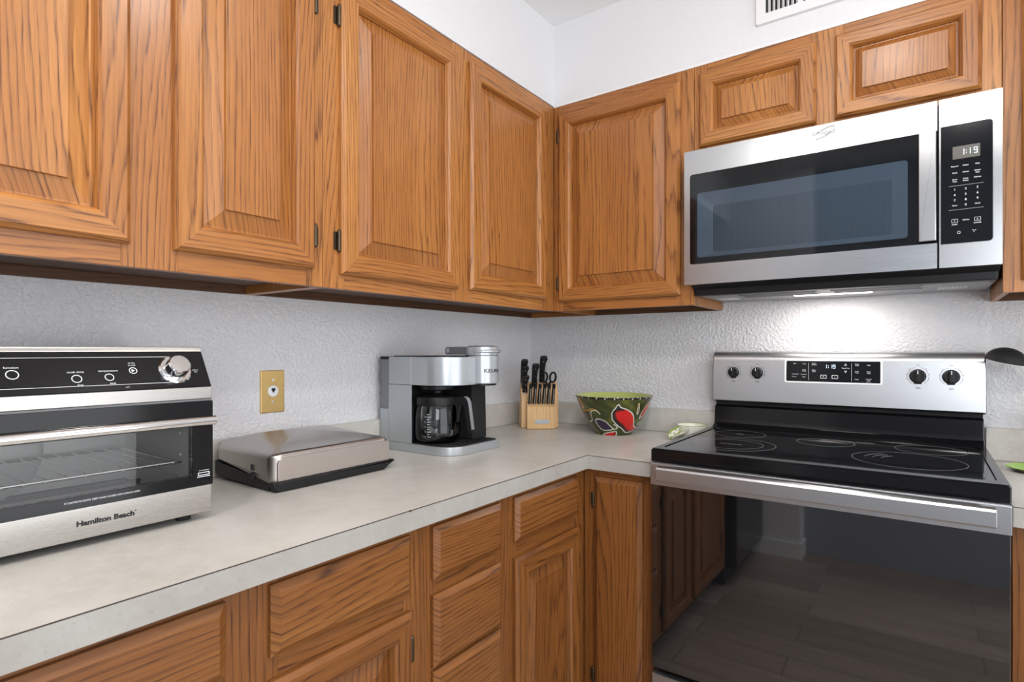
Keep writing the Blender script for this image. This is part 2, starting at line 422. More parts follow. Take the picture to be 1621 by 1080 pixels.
def make_hinge(parent, M, u, v, h, side):
    """barrel hinge on the face frame beside a door"""
    bm = new()
    T = M @ Matrix.Translation((u, v, 0))
    lathe(bm, [(0, -h / 2 - .003), (.003, -h / 2), (.0045, -h / 2 + .003), (.0045, h / 2 - .003), (.003, h / 2), (0, h / 2 + .003)], 12, T @ Matrix.Translation((0, 0, .0075)) @ Matrix.Rotation(-PI / 2, 4, 'X'))
    prism(bm, rrect(min(0, -side * .011), max(0, -side * .011), -h * .42, h * .42, .003, 3), 0, .0022, M=T)
    return part('hinge', bm, HINGE, parent)
def door(parent, M, u0, u1, v0, v1, m, fw=.053, bw=.036, hinge=None, hz=(), mode='mitre', th=.018, fv=None, depth=1.0, hm=.05):
    bm = new()
    ring_strip(bm, (u0, u1, v0, v1), [(0, .0005), (0, .0095), (.0015, .012), (.0075, th), (fw - .009, th), (fw - .004, th - .0045), (fw - .002, .0085), (fw, .005)], M, 'mitre')
    if mode == 'butt':
        t = new()
    d = part('door', bm, m, parent, sharp=20)
    bm = new(); r = (u0, u1, v0, v1)
    ring_strip(bm, r, [(fw - .001, .006), (fw, .0008), (fw + .004, .0008), (fw + bw, .0115), (fw + bw + .0006, .0115), (fw + bw + .0016, .0170)], M, 'panel', fill=True)
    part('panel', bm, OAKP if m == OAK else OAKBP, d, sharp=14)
    for z in hz: make_hinge(d, M, u0 - .004 if hinge == 'L' else u1 + .004, z, hm, 1 if hinge == 'L' else -1)
    return d
def drawer_front(parent, M, u0, u1, v0, v1, m, g='u', name='drawer_front', ch=.013, th=.016):
    bm = new()
    ring_strip(bm, (u0, u1, v0, v1), [(0, .0005), (0, .0075), (ch, th)], M, 'panel', g=g, fill=True)
    return part(name, bm, m, parent, sharp=20)
def face_frame(parent, M, u0, u1, v0, v1, stiles, rails, m, th=.019):
    """stiles: list of (u0,u1); rails: (u0,u1,v0,v1); front face at w=0"""
    bm = new()
    for a, b in stiles: box(bm, a, b, v0, v1, -th, 0, 'y', .0007, 1, M=M)
    for a, b, c, d in rails: box(bm, a, b, c, d, -th, -.0003, 'x', .0005, 1, M=M)
    return part('face_frame', bm, m, parent)
def carcass(parent, x0, x1, y0, y1, z0, z1, front, m, recess=.02, name='carcass'):
    """box of 16 mm boards; open side towards front ('x' or '-y'); bottom recessed"""
    bm = new(); bo = new(); t = .014
    if front == 'x':
        box(bm, x0, x1, y0, y0 + t, z0, z1, 'z'); box(bm, x0, x1, y1 - t, y1, z0, z1, 'z')
        box(bo, x0, x1, y0 + t, y1 - t, z0 + recess, z0 + recess + t, 'y'); box(bm, x0, x1, y0 + t, y1 - t, z1 - t, z1, 'y')
        box(bm, x0, x0 + t, y0 + t, y1 - t, z0 + recess + t, z1 - t, 'y'); box(bo, x0, x0 + t, y0 + t, y1 - t, z0, z0 + recess, 'y')
    else:
        box(bm, x0, x0 + t, y0, y1, z0, z1, 'z'); box(bm, x1 - t, x1, y0, y1, z0, z1, 'z')
        box(bo, x0 + t, x1 - t, y0, y1, z0 + recess, z0 + recess + t, 'x'); box(bm, x0 + t, x1 - t, y0, y1, z1 - t, z1, 'x')
        box(bm, x0 + t, x1 - t, y1 - t, y1, z0 + recess + t, z1 - t, 'x'); box(bo, x0 + t, x1 - t, y1 - t, y1, z0, z0 + recess, 'x')
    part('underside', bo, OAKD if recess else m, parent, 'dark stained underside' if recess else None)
    return part(name, bm, m, parent)
ZB = 1.372; FT = .019
ML = pan_left(D); MB = pan_back(-D)
G = 'oak wall cabinets'
# left run, two doors above the toaster oven
c = thing('wall_cabinet', 'long oak wall cabinet at far left above the toaster oven', 'cabinet', (0, -1.71, ZB), group=G)
carcass(c, .001, D - FT, -2.090, -1.3295, ZB, ZT, 'x', OAK)
face_frame(c, ML, -2.09, -1.3295, ZB, ZT, [(-2.09, -2.03), (-1.735, -1.642), (-1.372, -1.3295)], [(a, b, v0, v1) for a, b in ((-2.03, -1.735), (-1.642, -1.372)) for v0, v1 in ((ZB, 1.432), (2.08, ZT))], OAK)
door(c, ML, -2.046, -1.724, 1.411, 2.100, OAK)
door(c, ML, -1.652, -1.357, 1.411, 2.100, OAK, hinge='R', hz=(1.486, 2.012))
# left run, next to the corner
c = thing('wall_cabinet', 'oak wall cabinet above the coffee maker, running into the corner', 'cabinet', (0, -.82, ZB), group=G)
carcass(c, .001, D - FT, -1.3285, -.001, ZB, ZT, 'x', OAK)
face_frame(c, ML, -1.3285, -D, ZB, ZT, [(-1.3285, -1.268), (-.885, -.798), (-.405, -D)], [(a, b, v0, v1) for a, b in ((-1.268, -.885), (-.798, -.405)) for v0, v1 in ((ZB, 1.432), (2.08, ZT))], OAK)
door(c, ML, -1.285, -.869, 1.406, 2.100, OAK, hinge='L', hz=(1.484, 2.013))
door(c, ML, -.815, -.390, 1.410, 2.100, OAK, hinge='R', hz=(1.484, 2.022))
# back run, corner to microwave
c = thing('wall_cabinet', 'oak wall cabinet with one door between the corner and the microwave', 'cabinet', (.58, 0, ZB), group=G)
carcass(c, D + .001, .8435, -D + FT, -.001, ZB, ZT, '-y', OAK)
face_frame(c, MB, D + .001, .8435, ZB, ZT, [(D + .001, .362), (.785, .8435)], [(.362, .785, ZB, 1.432), (.362, .785, 2.08, ZT)], OAK)
door(c, MB, .345, .802, 1.405, 2.097, OAK, hinge='L', hz=(1.473, 2.018))
# above the microwave
c = thing('wall_cabinet', 'short oak wall cabinet with two small doors above the microwave', 'cabinet', (1.22, 0, 1.845), group=G)
carcass(c, .8445, 1.5915, -D + FT, -.001, 1.845, ZT, '-y', OAK, .01)
face_frame(c, MB, .8445, 1.5915, 1.845, ZT, [(.8445, .885), (1.170, 1.258), (1.535, 1.5915)], [(a, b, v0, v1) for a, b in ((.885, 1.170), (1.258, 1.535)) for v0, v1 in ((1.845, 1.895), (2.07, ZT))], OAK)
door(c, MB, .862, 1.192, 1.869, 2.100, OAK, fw=.048, bw=.022)
door(c, MB, 1.237, 1.553, 1.870, 2.100, OAK, fw=.045, bw=.020)
# right of the microwave
c = thing('wall_cabinet', 'oak wall cabinet right of the microwave, cut by the photo edge', 'cabinet', (1.88, 0, ZB - .005), group=G)
carcass(c, 1.5930, 2.16, -D + FT, -.001, ZB - .005, ZT, '-y', OAK)
face_frame(c, MB, 1.593, 2.16, ZB - .005, ZT, [(1.593, 1.645), (2.10, 2.16)], [(1.645, 2.10, ZB - .005, 1.425), (1.645, 2.10, 2.08, ZT)], OAK)
door(c, MB, 1.627, 2.118, 1.395, 2.10, OAK)

# base cabinets
XB = .597; MLB = pan_left(XB); MBB = pan_back(-XB); ZBT = .8725
G = 'oak base cabinets'
def toe(parent, *a):
    bm = new(); box(bm, *a); part('toe_kick', bm, MATTEB, parent)
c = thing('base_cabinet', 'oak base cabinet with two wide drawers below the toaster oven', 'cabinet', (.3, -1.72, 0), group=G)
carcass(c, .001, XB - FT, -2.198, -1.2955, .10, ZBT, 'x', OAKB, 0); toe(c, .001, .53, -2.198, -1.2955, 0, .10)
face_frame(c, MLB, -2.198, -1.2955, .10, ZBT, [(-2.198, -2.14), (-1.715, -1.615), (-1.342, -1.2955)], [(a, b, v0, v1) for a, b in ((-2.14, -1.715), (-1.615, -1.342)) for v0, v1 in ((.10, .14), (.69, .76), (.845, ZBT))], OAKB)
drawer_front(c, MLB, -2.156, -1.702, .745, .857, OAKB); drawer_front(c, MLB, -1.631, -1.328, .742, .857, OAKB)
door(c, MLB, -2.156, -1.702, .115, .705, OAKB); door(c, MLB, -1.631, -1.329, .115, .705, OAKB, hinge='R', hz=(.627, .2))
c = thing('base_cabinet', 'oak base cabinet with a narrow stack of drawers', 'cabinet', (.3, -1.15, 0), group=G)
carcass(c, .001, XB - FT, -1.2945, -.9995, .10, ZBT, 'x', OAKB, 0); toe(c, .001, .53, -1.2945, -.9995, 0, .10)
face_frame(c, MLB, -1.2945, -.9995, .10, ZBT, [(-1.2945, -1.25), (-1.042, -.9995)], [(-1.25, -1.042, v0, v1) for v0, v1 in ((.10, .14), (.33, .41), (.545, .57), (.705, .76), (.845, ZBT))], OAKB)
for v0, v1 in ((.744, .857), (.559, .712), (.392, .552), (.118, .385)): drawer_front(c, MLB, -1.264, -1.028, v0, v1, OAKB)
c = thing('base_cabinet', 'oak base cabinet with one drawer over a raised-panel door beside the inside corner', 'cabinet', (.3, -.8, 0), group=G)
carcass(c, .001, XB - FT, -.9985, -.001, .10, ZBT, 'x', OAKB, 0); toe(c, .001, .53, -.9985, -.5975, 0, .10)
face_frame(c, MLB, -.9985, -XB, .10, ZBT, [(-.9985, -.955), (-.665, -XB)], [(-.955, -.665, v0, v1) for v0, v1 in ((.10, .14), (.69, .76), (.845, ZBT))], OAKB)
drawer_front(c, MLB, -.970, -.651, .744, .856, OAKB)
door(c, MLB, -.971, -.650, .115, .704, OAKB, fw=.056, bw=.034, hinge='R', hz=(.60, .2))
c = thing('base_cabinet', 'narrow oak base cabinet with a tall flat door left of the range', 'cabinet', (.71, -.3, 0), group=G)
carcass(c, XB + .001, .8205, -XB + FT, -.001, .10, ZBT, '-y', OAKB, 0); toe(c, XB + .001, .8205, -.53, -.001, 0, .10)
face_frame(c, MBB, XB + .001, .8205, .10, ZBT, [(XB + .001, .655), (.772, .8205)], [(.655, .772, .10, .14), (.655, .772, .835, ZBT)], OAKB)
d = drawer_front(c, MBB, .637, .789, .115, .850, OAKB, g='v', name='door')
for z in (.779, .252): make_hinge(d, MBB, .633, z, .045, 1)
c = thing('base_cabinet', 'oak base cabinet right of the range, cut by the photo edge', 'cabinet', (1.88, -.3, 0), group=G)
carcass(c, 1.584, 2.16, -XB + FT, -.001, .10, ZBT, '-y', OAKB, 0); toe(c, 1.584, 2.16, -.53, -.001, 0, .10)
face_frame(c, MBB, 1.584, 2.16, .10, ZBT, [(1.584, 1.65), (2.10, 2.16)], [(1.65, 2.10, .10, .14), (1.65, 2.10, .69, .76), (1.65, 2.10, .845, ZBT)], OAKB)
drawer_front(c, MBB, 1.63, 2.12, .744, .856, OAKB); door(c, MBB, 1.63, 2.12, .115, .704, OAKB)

# worktops
DC = .625; ZK = .914
def splash(parent, boxes):
    bm = new()
    for a in boxes: box(bm, *a, bev=.001, seg=1)
    part('backsplash', bm, LAM, parent)
t = thing('worktop', 'L-shaped stone-look laminate worktop running through the corner', 'worktop', (.3, -.3, ZBT))
bm = new()
prism(bm, [(0.001, -2.83), (DC - .0015, -2.83), (DC - .0015, -DC + .0015), (.8225, -DC + .0015), (.8225, -.001), (.001, -.001)], .8735, ZK, g='x')
part('slab', bm, LAM, t)
bm = new(); prism(bm, [(DC - .0015, -2.83), (DC, -2.83), (DC, -DC), (.8225, -DC), (.8225, -DC + .0015), (DC - .0015, -DC + .0015)], .8735, ZK - .0014); part('front_edge', bm, LAME, t)
bm = new(); prism(bm, [(DC - .0015, -2.83), (DC, -2.83), (DC, -DC), (.8225, -DC), (.8225, -DC + .0015), (DC - .0015, -DC + .0015)], ZK - .0013, ZK + .0001); part('edge_seam', bm, SEAM, t, 'dark line along the front edge')
bm = new(); box(bm, DC - .004, DC + .0003, -1.352, -1.345, ZK - .003, ZK + .0003, bev=.001); part('edge_chip', bm, SEAM, t, 'small dark chip in the front edge')
splash(t, [(.001, .02, -2.83, -.001, ZK + .0005, 1.004), (.0205, .8225, -.02, -.001, ZK + .0005, 1.004)])
t = thing('worktop', 'short stone-look laminate worktop right of the range', 'worktop', (1.88, -.3, ZBT))
bm = new(); box(bm, 1.5825, 2.17, -DC + .0015, -.001, .8735, ZK); part('slab', bm, LAM, t)
bm = new(); box(bm, 1.5825, 2.17, -DC, -DC + .0015, .8735, ZK - .0014); part('front_edge', bm, LAME, t)
bm = new(); box(bm, 1.5825, 2.17, -DC, -DC + .0015, ZK - .0013, ZK + .0001); part('edge_seam', bm, SEAM, t, 'dark line along the front edge')
splash(t, [(1.5825, 2.17, -.02, -.001, ZK + .0005, 1.006)])

# dishwasher at the end of the left run (seen mirrored in the oven door)
t = thing('dishwasher', 'black dishwasher at the end of the left cabinets, mirrored in the oven door', 'dishwasher', (.3, -2.51, 0))
bm = new(); box(bm, .02, .60, -2.80, -2.201, .01, .87); part('tub', bm, MATTEB, t)
bm = new(); box(bm, .601, .66, -2.80, -2.205, .10, .865, bev=.012, seg=3); dd = part('door', bm, ENAMEL, t)
bm = new(); tube(bm, [(.66, -2.75, .80), (.69, -2.75, .80), (.69, -2.25, .80), (.66, -2.25, .80)], .008); part('handle', bm, BLACK, dd)

# ---------------------------------------------------------------- range
RX0, RX1 = .829, 1.580
t = thing('range', 'freestanding electric range with black glass top and steel controls', 'range', (1.2045, -.33, 0))
bm = new(); box(bm, RX0, RX1, -.615, -.03, .03, .918, bev=.003)
for x in (RX0 + .04, RX1 - .04):
    for y in (-.57, -.08): cyl(bm, .015, 0, .03, Matrix.Translation((x, y, 0)), 12)
part('body', bm, BLACK, t)
# cooktop: enamel frame around ceramic glass
CT = .9575; CY = -.636
bm = new()
ringplate(bm, rrect(RX0 - .002, RX1, CY, -.06, .004, 3), rrect(RX0 + .022, RX1 - .022, CY + .038, -.102, .012, 3), .9225, CT, mi=0)
bmesh.ops.bevel(bm, geom=[e for e in bm.edges if all(v.co.z > CT - .001 for v in e.verts) and len(e.link_faces) == 2 and abs(e.link_faces[0].normal.z - e.link_faces[1].normal.z) > .5], offset=.0035, segments=2, affect='EDGES')
ct = part('cooktop_frame', bm, ENAMEL, t)
bm = new(); prism(bm, rrect(RX0 + .0225, RX1 - .0225, CY + .0385, -.1025, .012, 3), CT - .012, CT - .002)
gl = part('glass_top', bm, CERAM, t)
RINGM = mat('ring_print', (.20, .205, .21), .5)
def ring(bm, cx, cy, r, z, wd=.0011):
    lathe(bm, [(r - wd / 2, z), (r + wd / 2, z), (r + wd / 2, z + .0003), (r - wd / 2, z + .0003), (r - wd / 2, z)], 72, Matrix.Translation((cx, cy, 0)))
ZG = CT - .0021
for lab, rs in (('double ring of the front left burner', [(.985, -.425, .118), (.985, -.425, .086)]), ('ring of the rear left burner', [(.955, -.205, .077)]), ('ring of the small rear centre burner', [(1.203, -.235, .075)]),
                ('large ring of the front right burner', [(1.405, -.425, .118)]), ('ring of the rear right burner', [(1.452, -.215, .080)])):
    bm = new()
    for a in rs: ring(bm, *a, ZG)
    if 'front right' in lab:
        for k in range(3): tube(bm, [(1.405 + (.055 + .018 * k) * math.cos(a), -.425 + (.055 + .018 * k) * math.sin(a), ZG) for a in (2.2, 2.5, 2.8, 3.1)], .0006, 4)
    part('burner_ring', bm, RINGM, t, lab)
bm = new(); MT = Matrix.Translation((0, 0, ZG))
text(bm, 'HOT SURFACE', .009, .985, -.425, 0, MT, ext=.0002); part('surface_print', bm, INKG, t); bm = new(); text(bm, 'WARM', .008, .955, -.205, 0, MT, ext=.0002)
part('surface_print', bm, INKG, t)
# riser and control backguard
bm = new()
PX = Matrix(((0, 0, 1, 0), (1, 0, 0, 0), (0, 1, 0, 0), (0, 0, 0, 1)))      # (u,v,w) -> y=u, z=v, x=w
prism(bm, [(-.0595, .925), (-.098, .957), (-.085, .962), (-.066, .972), (-.062, .985), (-.060, 1.028), (-.052, 1.034), (-.022, 1.034), (-.022, .925)], RX0 + .004, RX1 - .004, PX, bev=.003)
part('riser', bm, ENAMEL, t)
bm = new(); prism(bm, [(-.048, 1.0345), (-.048, 1.052), (-.024, 1.052), (-.024, 1.0345)], RX0 + .006, RX1 - .006, PX); part('riser_gap', bm, MATTEB, t)
bm = new()
prism(bm, [(-.046, 1.0455), (-.070, 1.047), (-.0775, 1.053), (-.0755, 1.120), (-.071, 1.190), (-.066, 1.208), (-.056, 1.219), (-.044, 1.2225), (-.024, 1.2225), (-.024, 1.0525), (-.046, 1.0525)], RX0, RX1, PX, bev=.0045, seg=3)
bg = part('backguard', bm, STEELR, t)
bm = new(); box(bm, RX0 + .004, RX1 - .004, -.0235, -.021, 1.05, 1.216); part('back_cover', bm, BLACK, t)
# local panel for the controls, leaning back slightly
tilt = math.atan2(.0755 - .071, .07)
PC = Matrix.Translation((0, -.0757, 1.12)) @ Matrix.Rotation(-tilt, 4, 'X') @ pan_back(0)
def pz(z): return z - 1.12
bm = new(); ringplate(bm, rrect(1.064, 1.337, pz(1.121), pz(1.197), .006), rrect(1.0695, 1.3315, pz(1.1255), pz(1.1925), .003), -.002, .0022, PC); part('display_bezel', bm, WHITE, t)
bm = new(); prism(bm, rrect(1.0697, 1.3313, pz(1.1257), pz(1.1923), .003), -.002, .0012, PC); dp = part('display', bm, MWG, t)
bm = new()
def tx(s, px, py, size=.0042, **k):
    # px,py in the 1621x524 close-up of the display
    text(bm, s, size, 1.0697 + (px - 125) / 1383 * .2616, pz(1.1923) - (py - 128) / 310 * .0666, .0014, PC, bold=.0, **k)
for s, x, y in (('Bake', 258, 170), ('Broil', 405, 172), ('Keep', 403, 262), ('Warm', 403, 282), ('Quick', 556, 163), ('Preheat', 556, 184), ('Warm', 553, 265), ('Zone', 553, 286), ('Temp/Time', 1022, 230),
                ('Steam', 1185, 168), ('Clean', 1185, 188), ('Light', 1348, 182), ('Cook', 1182, 274), ('Time', 1182, 294), ('Delay', 1348, 276), ('Start', 1348, 298), ('Clock', 1180, 388), ('Control', 1346, 382), ('Lock', 1346, 404), ('Hold 3 sec', 1346, 426), ('Frozen', 250, 368), ('Pizza', 400, 370)):
    tx(s, x, y, .0030 if 'Hold' in s else .0046)
tx('FROZEN BAKE', 265, 330, .0032); tx('NO PREHEAT', 398, 332, .0032)
ux = lambda px: 1.0697 + (px - 125) / 1383 * .2616
vz = lambda py: pz(1.1923) - (py - 128) / 310 * .0666
for px in (472, 1108): box(bm, ux(px) - .0003, ux(px) + .0003, vz(415), vz(155), .0013, .0016, M=PC)
for px, s in ((698, '|>'), (867, 'x')):
    ringplate(bm, rrect(ux(px - 45), ux(px + 45), vz(388), vz(335), .0012, 3), rrect(ux(px - 39), ux(px + 39), vz(382), vz(341), .0008, 3), .0013, .0016, PC)
    if s == 'x': text(bm, 'x', .006, ux(px), vz(362), .0014, PC)
    else: prism(bm, [(ux(px - 9), vz(372)), (ux(px + 12), vz(361)), (ux(px - 9), vz(350))], .0013, .0016, PC)
for py, s in ((178, 1), (280, -1)):
    ringplate(bm, [(ux(1003), vz(py + 13 * s)), (ux(1041), vz(py + 13 * s)), (ux(1022), vz(py - 20 * s))], [(ux(1011), vz(py + 8 * s)), (ux(1033), vz(py + 8 * s)), (ux(1022), vz(py - 10 * s))], .0013, .0016, PC)
part('lettering', bm, INK, dp)
bm = new(); 
for ch, px in (('1', 714), ('1', 795), ('9', 841)): seg7(bm, ch, ux(px), vz(236), .0122, .0013, PC)
for py in (195, 222): box(bm, ux(766), ux(774), vz(py + 8), vz(py - 4), .0013, .0016, M=PC)
part('clock_digits', bm, DIGIT, dp)
def knob(x, r, lab):
    bm = new(); T = PC @ Matrix.Translation((x, pz(1.1505), 0))
    lathe(bm, [(0, 0), (r + .002, 0), (r + .002, .004), (r, .006), (r * .94, .015), (r * .88, .017), (0, .017)], 36, T)
    prism(bm, [(-r * .42, -r * 1.25), (r * .42, -r * 1.25), (r * .75, -r * .6), (-r * .75, -r * .6)], 0, .006, T, bev=.001)
    k = part('knob', bm, BLACK, t, lab)
    bm = new(); prism(bm, rrect(-r * .33, r * .33, -r * .92, r * .97, .003, 3), .017, .0285, T, bev=.0015); part('grip', bm, BLACK, k)
    bm = new(); box(bm, -.0012, .0012, r * .3, r * .85, .0285, .0289, M=T); part('pointer_mark', bm, INK, k)
    bm = new(); R = r * 1.42
    pts = [(R * math.cos(a), R * math.sin(a), .0002) for a in [math.radians(-55 + 290 * i / 40) for i in range(41)] if abs(math.degrees(a) - 90) > 12]
    L = [p for p in pts if p[0] < 0]; Rr = [p for p in pts if p[0] >= 0]
    for q in (L, Rr): tube(bm, q, .00035, 4, M=T)
    text(bm, 'OFF', .005, 0, R * 1.22, 0, T); text(bm, 'LO', .004, -R * .80, R * .85, 0, T) ; text(bm, 'HI', .004, R * .72, R * .85, 0, T)
    for i, a in enumerate((-20, 10, 40, 140, 170, 200)):
        lathe(bm, [(0, 0), (.0009, 0), (.0009, .0003), (0, .0003)], 8, T @ Matrix.Translation((R * 1.06 * math.cos(math.radians(a)), R * 1.06 * math.sin(math.radians(a)), 0)))
    for a, b in ((-.005, 0), (.001, .006)): ringplate(bm, rrect(a, b, -R * 1.42, -R * 1.42 + .005, 0), rrect(a + .0007, b - .0007, -R * 1.42 + .0007, -R * 1.42 + .0043, 0), 0, .0003, T)
    part('knob_print', bm, INKB, k)
knob(.901, .0165, 'leftmost knob'); knob(.979, .0165, 'second knob from the left'); knob(1.424, .0185, 'third knob, right of the display'); knob(1.502, .0185, 'rightmost knob')
# oven door
DY = -.6465
bm = new(); box(bm, RX0 + .004, RX1 - .002, DY, -.617, .362, .9175, bev=.003); od = part('oven_door', bm, OVENG, t)
bm = new(); box(bm, RX0 + .003, RX1 - .001, DY - .004, DY - .0002, .861, .9185, bev=.0015); box(bm, RX0 + .003, RX1 - .001, DY, -.62, .9178, .9205); part('top_band', bm, STEELR, od)
# handle: wide flat bar with a curled back on two mounts
bm = new()
HY = DY - .0415
prism(bm, [(HY - .010, .882), (HY - .013, .886), (HY - .013, .914), (HY - .009, .9185), (HY + .004, .9205), (HY + .006, .918), (HY - .003, .911), (HY - .005, .888), (HY - .002, .882)], .866, 1.552, PX, bev=.0008, seg=1)
h = part('handle', bm, STEELR, od)
for x in (.872, 1.53): bm = new(); box(bm, x, x + .016, HY - .004, DY - .0042, .886, .912, bev=.002); part('handle_mount', bm, CHROME, h)
bm = new(); box(bm, RX0 + .012, 1.02, -.620, -.6165, .9205, .9215); part('door_gasket', bm, HINGE, od)
bm = new(); box(bm, RX0 + .004, RX1 - .002, DY, -.617, .10, .345, bev=.004); dw = part('storage_drawer', bm, STEELR, t)
bm = new(); box(bm, RX0 + .02, RX1 - .02, -.58, -.56, .012, .095); part('toe_kick', bm, MATTEB, t)

# ---------------------------------------------------------------- microwave
MX0, MX1, MY = .8455 - .0095, 1.5870, -.390
t = thing('microwave', 'stainless over-the-range microwave under the short wall cabinet', 'microwave', (1.21, -.2, 1.43))
bm = new()
prism(bm, [(-.362, 1.430), (-.362, 1.838), (-.003, 1.838), (-.003, 1.402), (-.30, 1.402)], .8475, MX1 - .001, PX)
box(bm, MX0, .8475, -.362, -.325, 1.43, 1.838)
part('body', bm, MATTEB, t)
zb, zt = 1.4285, 1.8395; xs = 1.4645
WO = rrect(.8535, xs, 1.4905, 1.7665, (.0, .008, .008, .0), 5)
bm = new(); ringplate(bm, rrect(MX0, xs, zb, zt, .0015, 5), WO, -.0275, 0, pan_back(MY))
d = part('door', bm, STEEL, t)
bm = new(); prism(bm, WO, -.0275, -.022, pan_back(MY)); part('door_backing', bm, MATTEB, d)
bm = new(); prism(bm, rrect(.8535, xs, 1.4905, 1.7665, (0, .008, .008, 0), 5), -.0025, -.0010, pan_back(MY)); part('window_glass', bm, TINT, d)
bm = new()
t1, t2 = rrect(.874, 1.405, 1.511, 1.708, .008), rrect(.918, 1.372, 1.526, 1.668, .006)
tt = new(); A = [tt.verts.new((p[0], p[1], -.006)) for p in t1]; B = [tt.verts.new((p[0], p[1], -.020)) for p in t2]
for i in range(len(A)): tt.faces.new((A[i], A[(i + 1) % len(A)], B[(i + 1) % len(A)], B[i]))
bmesh.ops.recalc_face_normals(tt, faces=tt.faces[:])
merge(bm, tt, pan_back(MY))
ringplate(bm, t1, rrect(.8755, 1.4035, 1.5125, 1.7065, .007), -.0065, -.0055, pan_back(MY)); part('window_bezel', bm, BEZEL, d)
bm = new(); prism(bm, t2, -.0215, -.0200, pan_back(MY)); part('window_screen', bm, SCREEN, d)
bm = new(); prism(bm, rrect(1.4275, 1.4625, 1.494, 1.764, .002, 3), .012, .020, pan_back(MY), bev=.0025)
box(bm, 1.432, 1.458, MY - .013, MY + .001, 1.505, 1.525); box(bm, 1.432, 1.458, MY - .013, MY + .001, 1.735, 1.755)
part('handle', bm, STEELV, d)
bm = new()
PMB = pan_back(MY)
text(bm, 'Whirlpool', .0165, 1.2175, 1.8155, 0, PMB, ext=.0018, shear=.12, xs=.82, bold=.0002)
tube(bm, [(1.2175 + .026 * math.cos(a) * 1.0 + .002, 1.816 + .010 * math.sin(a) + .010 * math.cos(a), .0008) for a in [math.radians(-150 + 300 * i / 30) for i in range(31)]], .0007, 6, M=PMB)
part('brand_emblem', bm, mat('emblem_metal', (.26, .26, .265), .3, 1), d)
bm = new(); CO = rrect(1.4715, 1.5695, 1.4855, 1.7725, (.008, .0, .0, .008), 5)
ringplate(bm, rrect(1.4685, MX1, zb, zt, .0015, 5), CO, -.0275, 0, pan_back(MY)); cp = part('control_panel', bm, STEELV, t)
bm = new(); prism(bm, CO, -.0275, -.0008, pan_back(MY)); kp = part('keypad_glass', bm, MWG, cp)
bm = new(); ringplate(bm, rrect(1.4695, 1.571, 1.484, 1.774, (.009, 0, 0, .009), 5), rrect(1.4705, 1.57, 1.485, 1.773, (.0085, 0, 0, .0085), 5), -.0002, .0006, pan_back(MY)); part('keypad_trim', bm, CHROME, cp)
bm = new(); prism(bm, rrect(1.4945, 1.5465, 1.689, 1.7195, .001, 2), -.0008, .0001, PMB); ds = part('clock_display', bm, mat('lcd_panel', (.085, .08, .065), .3), kp)
bm = new()
for ch, x in (('1', 1.5095), ('1', 1.5215), ('9', 1.5345)): seg7(bm, ch, x, 1.6975, .0145, .0002, PMB)
for z in (1.7008, 1.7065): box(bm, 1.5198, 1.5212, z, z + .0016, .0002, .0005, M=PMB)
part('clock_digits', bm, DIGIT, ds)
bm = new()
c3 = (1.4985, 1.5195, 1.5415)
def kt(s, c, z, size=.0042): text(bm, s, size, c3[c], z, 0, PMB, ext=.0003, bold=.0001)
for z, row in ((1.672, ('Popcorn', 'Potato', 'Pizza')), (1.656, ('Cook', 'Reheat', 'Soften/')), (1.640, ('Cook', 'Cook', 'Defrost'))):
    for c, s in enumerate(row): kt(s, c, z)
kt('Melt', 2, 1.651); kt('Time', 0, 1.635); kt('Power', 1, 1.635)
for z, row in ((1.6155, '123'), (1.6025, '456'), (1.5895, '789')):
    for c, s in enumerate(row): kt(s, c, z, .0072)
kt('Timer', 0, 1.577); kt('0', 1, 1.577, .0072); kt('Clock', 2, 1.577); kt('+30 Sec', 1, 1.5405); kt('START', 0, 1.531, .0038); kt('CANCEL', 2, 1.531, .0038)
for z in (1.6245, 1.5665): box(bm, 1.487, 1.553, z, z + .0004, -.0002, .0003, M=PMB)
for c in (0, 2):
    ringplate(bm, rrect(c3[c] - .006, c3[c] + .006, 1.5355, 1.5445, .001, 2), rrect(c3[c] - .0053, c3[c] + .0053, 1.5362, 1.5438, .0006, 2), -.0002, .0003, PMB)
    kt('>' if c == 0 else 'x', c, 1.540, .006)
lathe(bm, [(.0028, 0), (.0036, 0), (.0036, .0003), (.0028, .0003), (.0028, 0)], 6, PMB @ Matrix.Translation((1.5065, 1.5115, -.0001)))
for a in range(3): tube(bm, [(1.535 + .001 * math.cos(a * 2.1), 1.513 + .001 * math.sin(a * 2.1), 0), (1.535 + .004 * math.cos(a * 2.1 + .4), 1.513 + .004 * math.sin(a * 2.1 + .4), 0)], .0007, 5, M=PMB)
part('lettering', bm, INK, kp)
# underside: filters, lamp lens, vents
PU = Matrix(((1, 0, 0, 0), (0, 1, 0, 0), (0, 0, -1, 1.402), (0, 0, 0, 1)))
bm = new(); prism(bm, rrect(.852, 1.582, -.295, -.006, .004, 3), 0, .0025, PU); us = part('underside_plate', bm, GREYMET, t)
bm = new()
for x0, x1 in ((.965, 1.185), (1.22, 1.44)):
    ringplate(bm, rrect(x0, x1, -.275, -.19, .004, 3), rrect(x0 + .006, x1 - .006, -.269, -.196, .003, 3), .0025, .005, PU)
    for k in range(16): box(bm, x0 + .01, x1 - .01, -.266 + k * .0044, -.2645 + k * .0044, .0025, .004, M=PU)
part('grease_filter', bm, GREYMET, us)
for x0 in (.875, 1.47):
    bm = new()
    for k in range(11): box(bm, x0 + k * .006, x0 + k * .006 + .003, -.19, -.12, .0025, .0038, M=PU)
    part('vent_grille', bm, WHITE, us)
bm = new(); prism(bm, rrect(1.105, 1.315, -.175, -.125, .005, 3), .0025, .0032, PU); part('lamp_lens', bm, LAMPE, us, 'glowing cooktop lamp lens')
